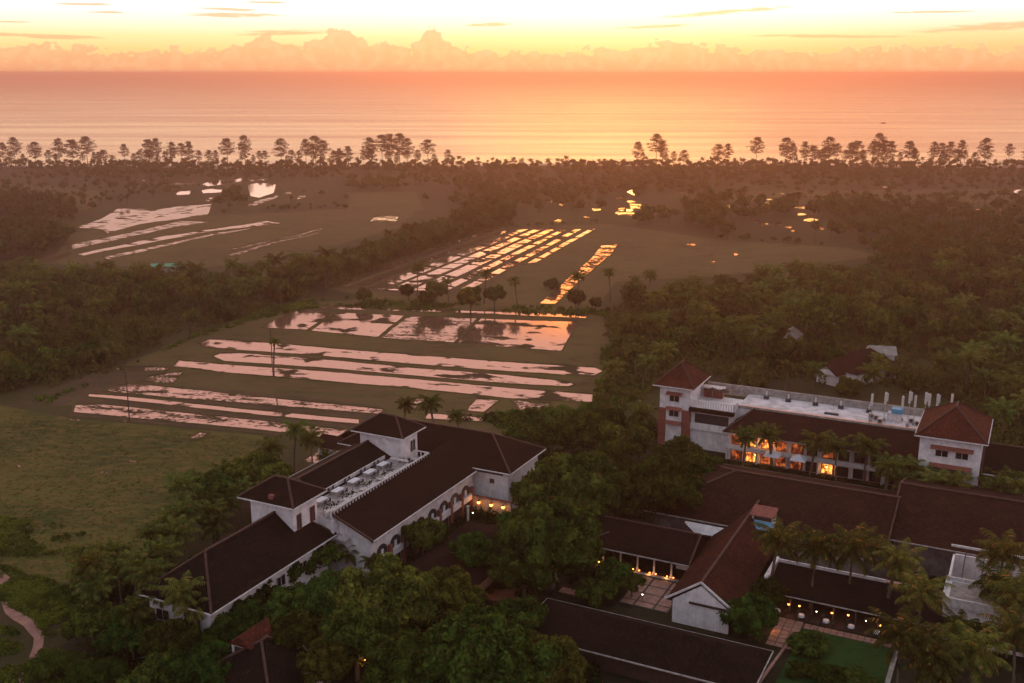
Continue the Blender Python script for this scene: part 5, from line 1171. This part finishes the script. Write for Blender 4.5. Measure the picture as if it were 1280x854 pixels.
# ---- groves: nearest trees are things, the far wood is one mass
def inpoly(u, v, poly):
    c = False; j = len(poly) - 1
    for i in range(len(poly)):
        xi, yi = poly[i]; xj, yj = poly[j]
        if (yi > v) != (yj > v) and u < (xj - xi) * (v - yi) / (yj - yi + 1e-9) + xi: c = not c
        j = i
    return c
KB = [(min(p[0] for p in k), max(p[0] for p in k), min(p[1] for p in k), max(p[1] for p in k), k) for k in KEEP]
VIEW = [(985, 428, 13, 7), (1068, 440, 32, 12), (1040, 460, 12, 6), (1100, 440, 14, 9)]   # clearings with the houses
def hidden(u, v):
    for a, b, c, d_, k in KB:
        if a <= u <= b and c <= v <= d_ and inpoly(u, v, k): return True
    return False
ZN = [ # polygon of tree bases in pixels, spacing m, palm share, height range, label stem, group
 ([(-60, 380), (0, 345), (90, 338), (170, 345), (250, 345), (232, 390), (222, 418), (135, 462), (60, 484), (-60, 500)], 6.8, .35, (5, 9.5), 'in the dark grove at the left edge', 'left edge grove'),
 ([(235, 350), (330, 352), (420, 330), (510, 300), (600, 272), (640, 262), (640, 280), (560, 305), (470, 335), (410, 365), (330, 388), (240, 420)], 6.6, .30, (6, 10), 'in the tree belt between the left and middle fields', 'tree belt between the fields'),
 ([(-60, 270), (30, 255), (95, 268), (90, 300), (60, 322), (-60, 335)], 6.6, .7, (7, 11), 'in the small palm grove beyond the left edge fields', 'far left palm grove'),
 ([(755, 395), (790, 380), (900, 358), (1010, 348), (1090, 338), (1300, 330), (1300, 400), (1300, 505), (1180, 498), (1060, 482), (900, 470), (840, 480), (765, 520), (742, 520), (760, 450)], 7.0, .5, (4.5, 9.5), 'in the dense grove behind the right hotel', 'grove behind the right hotel'),
 ([(1130, 480), (1300, 482), (1300, 560), (1245, 560), (1240, 520), (1205, 505)], 6.2, .85, (6, 9), 'in the palms around the right corner tower', 'palms round the right tower'),
 ([(880, 480), (1060, 488), (1130, 496), (1130, 503), (900, 483)], 6.0, .6, (4, 6), 'just behind the pale flat roof', 'trees behind the flat roof'),
 ([(700, 540), (745, 528), (800, 520), (818, 545), (740, 560)], 6.5, .1, (5, 8), 'between the paddies and the great centre trees', 'trees beyond the great centre trees'),
 ([(610, 545), (640, 530), (700, 520), (740, 520), (735, 545), (680, 560)], 5.5, .2, (2.5, 4.5), 'in the low scrub behind the left hotel roof', 'scrub behind the left roof'),
]
cand = []
def sample(poly, sp):
    g = [W(u, v)[:2] for u, v in poly]; x0 = min(p[0] for p in g); x1 = max(p[0] for p in g); y0 = min(p[1] for p in g); y1 = max(p[1] for p in g)
    res = []; x = x0
    while x < x1:
        y = y0
        while y < y1:
            px_, py_ = x + random.uniform(-.45, .45) * sp, y + random.uniform(-.45, .45) * sp
            if inpoly(px_, py_, g): res.append((px_, py_))
            y += sp
        x += sp
    return res
for poly, sp, ps, hr, lab, grp in ZN:
    for x, y in sample(poly, sp):
        h = random.uniform(*hr); u, v = PXL(x, y, h * .75); u2, v2 = PXL(x, y, 1)
        if hidden(u, v) or hidden(u2, v2) or hidden(PXL(x, y, h * 1.05)[0], PXL(x, y, h * 1.05)[1]) or hidden(PXL(x, y, h * .4)[0], PXL(x, y, h * .4)[1]): continue
        if any(abs(u - a) < c and abs(v - b) < d_ for a, b, c, d_ in VIEW) and random.random() < .93: continue
        if 'grove' in grp + lab and mnoise.noise((x * .022, y * .016, 8)) < -.16 and random.random() < .85: continue
        is_p = mnoise.noise((x * .02, y * .02, 2)) * .6 + random.random() < ps
        us = [p[0] for p in poly]; vs_ = [p[1] for p in poly]; fu = (u2 - max(0, min(us))) / (min(1280, max(us)) - max(0, min(us))); fv = (v2 - min(vs_)) / (max(vs_) - min(vs_))
        where = ('far ' if fv < .4 else 'near ' if fv > .7 else 'middle ') + ('left' if fu < .34 else 'right' if fu > .67 else 'centre')
        cand.append((y, x, h, is_p, f'{lab}, {where} part', f'{grp}, {where}'))
cand.sort(); np_, nt_ = 0, 0; mass = []
P_MAX = 296 - cnt['palm']; T_MAX = 292 - cnt['tree']
for y, x, h, is_p, lab, grp in cand:
    if is_p and np_ < P_MAX:
        np_ += 1; palm(x, y, h, 'coconut palm ' + lab, 'palms, ' + grp, 'mid' if y < 360 else 'far', random.uniform(.95, 1.35))
    elif not is_p and nt_ < T_MAX:
        nt_ += 1; tree(x, y, h * random.uniform(.75, 1.05), random.choice((2.6, 3.4, 4.2, 5.0, 6.4)) * random.uniform(.85, 1.1), 'broadleaf tree ' + lab, 'trees, ' + grp, 'mid' if y < 300 else 'far', sq=random.uniform(.8, 1.15))
    else: mass.append((x, y, h, is_p))
print('palms', cnt['palm'], 'trees', cnt['tree'], 'mass from groves', len(mass))
# farther wood and scrub
FZ = [([(-150, 206), (1430, 206), (1430, 213), (-150, 213)], 7, .5, (2, 6)), ([(-150, 212), (700, 212), (1430, 214), (1430, 226), (860, 226), (440, 224), (-150, 226)], 10, .25, (3, 6)),
      ([(440, 226), (860, 226), (860, 240), (700, 250), (560, 262), (510, 245), (440, 240)], 11, .15, (3.5, 7.5)), ([(560, 262), (700, 250), (760, 262), (850, 270), (850, 282), (700, 282), (610, 285)], 12, .2, (4, 8)),
      ([(860, 252), (1100, 262), (1430, 254), (1430, 335), (1090, 338), (1060, 310), (900, 300), (850, 285)], 9.0, .5, (6, 10)), ([(860, 226), (1430, 226), (1430, 238), (860, 240)], 12, .3, (3, 6)),
      ([(-150, 226), (230, 226), (240, 236), (150, 262), (-150, 258)], 15, .3, (2, 5)), ([(85, 300), (240, 262), (330, 262), (240, 285)], 14, .5, (3, 6)), ([(250, 236), (330, 240), (330, 256), (260, 258)], 10, .1, (5, 8)), ([(330, 240), (460, 240), (450, 262), (340, 262)], 22, .2, (2, 4)),
      ([(0, 261), (130, 249), (130, 251), (0, 264)], 6, .2, (1.5, 4)), ([(130, 249), (250, 231), (250, 233), (130, 252)], 6, .2, (1.5, 4)), ([(330, 260), (500, 257), (500, 260), (330, 263)], 5, .1, (1, 3)),
      ([(770, 291), (1040, 306), (1040, 309), (770, 294)], 5, .2, (1.5, 4)), ([(860, 251), (1280, 243), (1280, 246), (860, 254)], 7, .2, (2, 5)), ([(590, 285), (750, 277), (750, 279), (590, 287)], 4.5, 0, (1, 2.6)), ([(0, 236), (240, 232), (240, 234), (0, 238)], 7, .2, (2, 5)),
      ([(-420, 268), (-62, 258), (-62, 335), (-62, 500), (-420, 520)], 8, .5, (6, 10)), ([(1305, 330), (1640, 325), (1700, 560), (1305, 560)], 8, .6, (6, 10)), ([(-420, 226), (-152, 226), (-152, 258), (-420, 262)], 15, .3, (2, 5)),
      ([(1040, 322), (1430, 322), (1430, 342), (1040, 345)], 8, .5, (7, 11)), ([(765, 388), (500, 376), (410, 372), (410, 378), (500, 382), (765, 395)], 4.5, 0, (.8, 1.8))]
for poly, sp, ps, hr in FZ:
    for x, y in sample(poly, sp):
        if mnoise.noise((x * .012, y * .012, 5)) < -.28 and sp > 8: continue
        h = random.uniform(*hr); u, v = PXL(x, y, h * .8); u2, v2 = PXL(x, y, 0)
        if hidden(u2, v2) or any(hidden(PXL(x + dx_, y, h * q_)[0], PXL(x, y, h * q_)[1]) for q_ in (.3, .6, .95) for dx_ in (-h * .4, 0, h * .4)): continue
        mass.append((x, y, h, random.random() < ps))
rg = np.random.default_rng(5)
tmT = [crown_arrays(360, .125, 400 + i, 12, hull=True, flat=.8) for i in range(5)]; tmP = [palm_crown(420 + i, 13, 4, 3.8, 1.1, .5) for i in range(4)]
VV = {0: [], 1: []}; FF = {0: [], 1: []}; bs = {0: 0, 1: 0}
for (x, y, h, is_p) in mass:
    k = 1 if is_p else 0
    V, Fq = (tmP if is_p else tmT)[rg.integers(0, 4)]
    a = rg.uniform(0, 6.28); ca, sa = math.cos(a), math.sin(a); Rm = np.array([[ca, -sa, 0], [sa, ca, 0], [0, 0, 1]])
    if is_p: V2 = (V @ Rm.T) * rg.uniform(.75, 1.0) * min(1, h / 6) + np.array([x, y, h])
    else:
        r = h * rg.uniform(.42, .75); V2 = (V @ Rm.T) * np.array([r, r, h * .62]) + np.array([x, y, h * .45])
    VV[k].append(V2); FF[k].append(Fq + bs[k]); bs[k] += len(V2)
    if is_p:
        w_ = .16; tv = np.array([(x - w_, y, 0), (x + w_, y, 0), (x + w_ * .6, y, h), (x - w_ * .6, y, h), (x, y - w_, 0), (x, y + w_, 0), (x, y + w_ * .6, h), (x, y - w_ * .6, h)])
        VV[1].append(tv); FF[1].append(np.array([(0, 1, 2, 3), (4, 5, 6, 7)]) + bs[1]); bs[1] += 8
for k, nm, mt in ((0, 'far_woodland', 'leafD'), (1, 'far_palm_wood', 'palm')):
    me = mesh_np(nm, np.concatenate(VV[k]), np.concatenate(FF[k]), M[mt]); o = bpy.data.objects.new(nm, me); COL.objects.link(o)
    tag(o, ('mass of hazy trees and scrub towards the shore', 'mass of far palms towards the shore')[k], 'wood', kind='stuff')
print('mass', len(mass))

# ---- undergrowth and weeds
def weeds(name, polys, n, size, mat, hmax, label, clump=.06, thr=-.05):
    """ground cover: many small domed clumps of leaves"""
    C = []; N = []; rg = np.random.default_rng(9)
    for poly, share in polys:
        g = [W(u, v)[:2] for u, v in poly]; x0 = min(p[0] for p in g); x1 = max(p[0] for p in g); y0 = min(p[1] for p in g); y1 = max(p[1] for p in g)
        want = int(n * share / 30); got = 0; tries = 0
        while got < want and tries < want * 8:
            tries += 1; x = rg.uniform(x0, x1); y = rg.uniform(y0, y1)
            nv = mnoise.noise((x * clump, y * clump, 0)) + .6 * mnoise.noise((x * .3, y * .3, 7))
            if nv < thr + rg.normal(0, .12) or not inpoly(x, y, g): continue
            got += 1; rad = rg.uniform(.35, 1.0) * (.5 + hmax * .5); hh = hmax * rg.uniform(.25, 1.0) * (1.6 if rg.random() < .08 else 1)
            d_ = rg.normal(0, 1, (30, 3)); d_[:, 2] = np.abs(d_[:, 2]); d_ /= np.linalg.norm(d_, axis=1)[:, None]
            C.append(np.array([x, y, 0]) + d_ * np.array([rad, rad, hh]) * rg.uniform(.75, 1.05, (30, 1))); N.append(d_)
    C = np.concatenate(C); N = np.concatenate(N); V, Fq = leaf_quads(C, N, size, rg)
    o = bpy.data.objects.new(name, mesh_np(name, V, Fq, M[mat])); COL.objects.link(o); tag(o, label, 'undergrowth', kind='stuff')
weeds('weeds', [([(-60, 690), (40, 720), (100, 740), (140, 770), (330, 780), (330, 900), (60, 900), (60, 800), (40, 770), (-60, 720)], .75), ([(-60, 770), (20, 790), (30, 830), (0, 900), (-60, 900)], .15), ([(-60, 640), (90, 655), (130, 690), (60, 700), (-60, 690)], .10)], 150000, .20, 'weed', .75, 'tangled green weeds beside the footpath at bottom left')
weeds('grass_tufts', [([(-60, 510), (90, 528), (320, 550), (330, 575), (250, 635), (130, 715), (40, 730), (-60, 695)], 1.0)], 90000, .07, 'tuft', .05, 'rough grass tufts over the pasture', .02, -.45)
weeds('grove_undergrowth', [(ZN[0][0], .3), (ZN[1][0], .1), (ZN[3][0], .45), (ZN[4][0], .15)], 190000, .5, 'leafD', 3.4, 'dark understorey filling the groves', .03, -.45)
weeds('garden_undergrowth', [([(110, 740), (450, 640), (560, 640), (640, 640), (760, 640), (800, 700), (760, 760), (740, 900), (100, 900)], .8), ([(560, 520), (740, 520), (860, 540), (900, 640), (700, 660), (640, 560)], .2)], 120000, .28, 'hedge', 1.8, 'dark undergrowth beneath the garden trees')
weeds('field_edge_scrub', [([(40, 500), (120, 480), (240, 420), (330, 388), (400, 372), (760, 388), (770, 396), (400, 384), (330, 398), (250, 422), (130, 468), (60, 505)], .5), ([(760, 400), (800, 392), (900, 440), (830, 480), (765, 520), (735, 520)], .25), ([(600, 520), (740, 505), (735, 545), (640, 550)], .25)], 90000, .35, 'weed', 1.1, 'low scrub on the field edges')
# hedge along the veranda front
for k in range(13):
    x, y, _ = site(-50 + k * 2.9, 193.3); shrub(x, y, 1.7, 1.6, 'clipped dark bush along the veranda of the right hotel', 'hedge bushes before the veranda', 0)

# ------------------------------------------------------------------ haze
def haze():
    m = bpy.data.materials.new('haze'); m.use_nodes = True; t = m.node_tree; t.nodes.clear()
    v = t.nodes.new('ShaderNodeVolumePrincipled'); v.inputs['Color'].default_value = (1.0, .55, .44, 1); v.inputs['Density'].default_value = HAZE_D; v.inputs['Anisotropy'].default_value = .78
    o_ = t.nodes.new('ShaderNodeOutputMaterial'); t.links.new(v.outputs[0], o_.inputs['Volume'])
    mb = MB(); mb.box(-FAR - 100, FAR + 100, -500, FAR + 100, -1, 79); o = mb.build('haze', m); tag(o, 'warm evening haze over the fields and sea', 'haze', kind='stuff')
HAZE_D = .00035
haze()
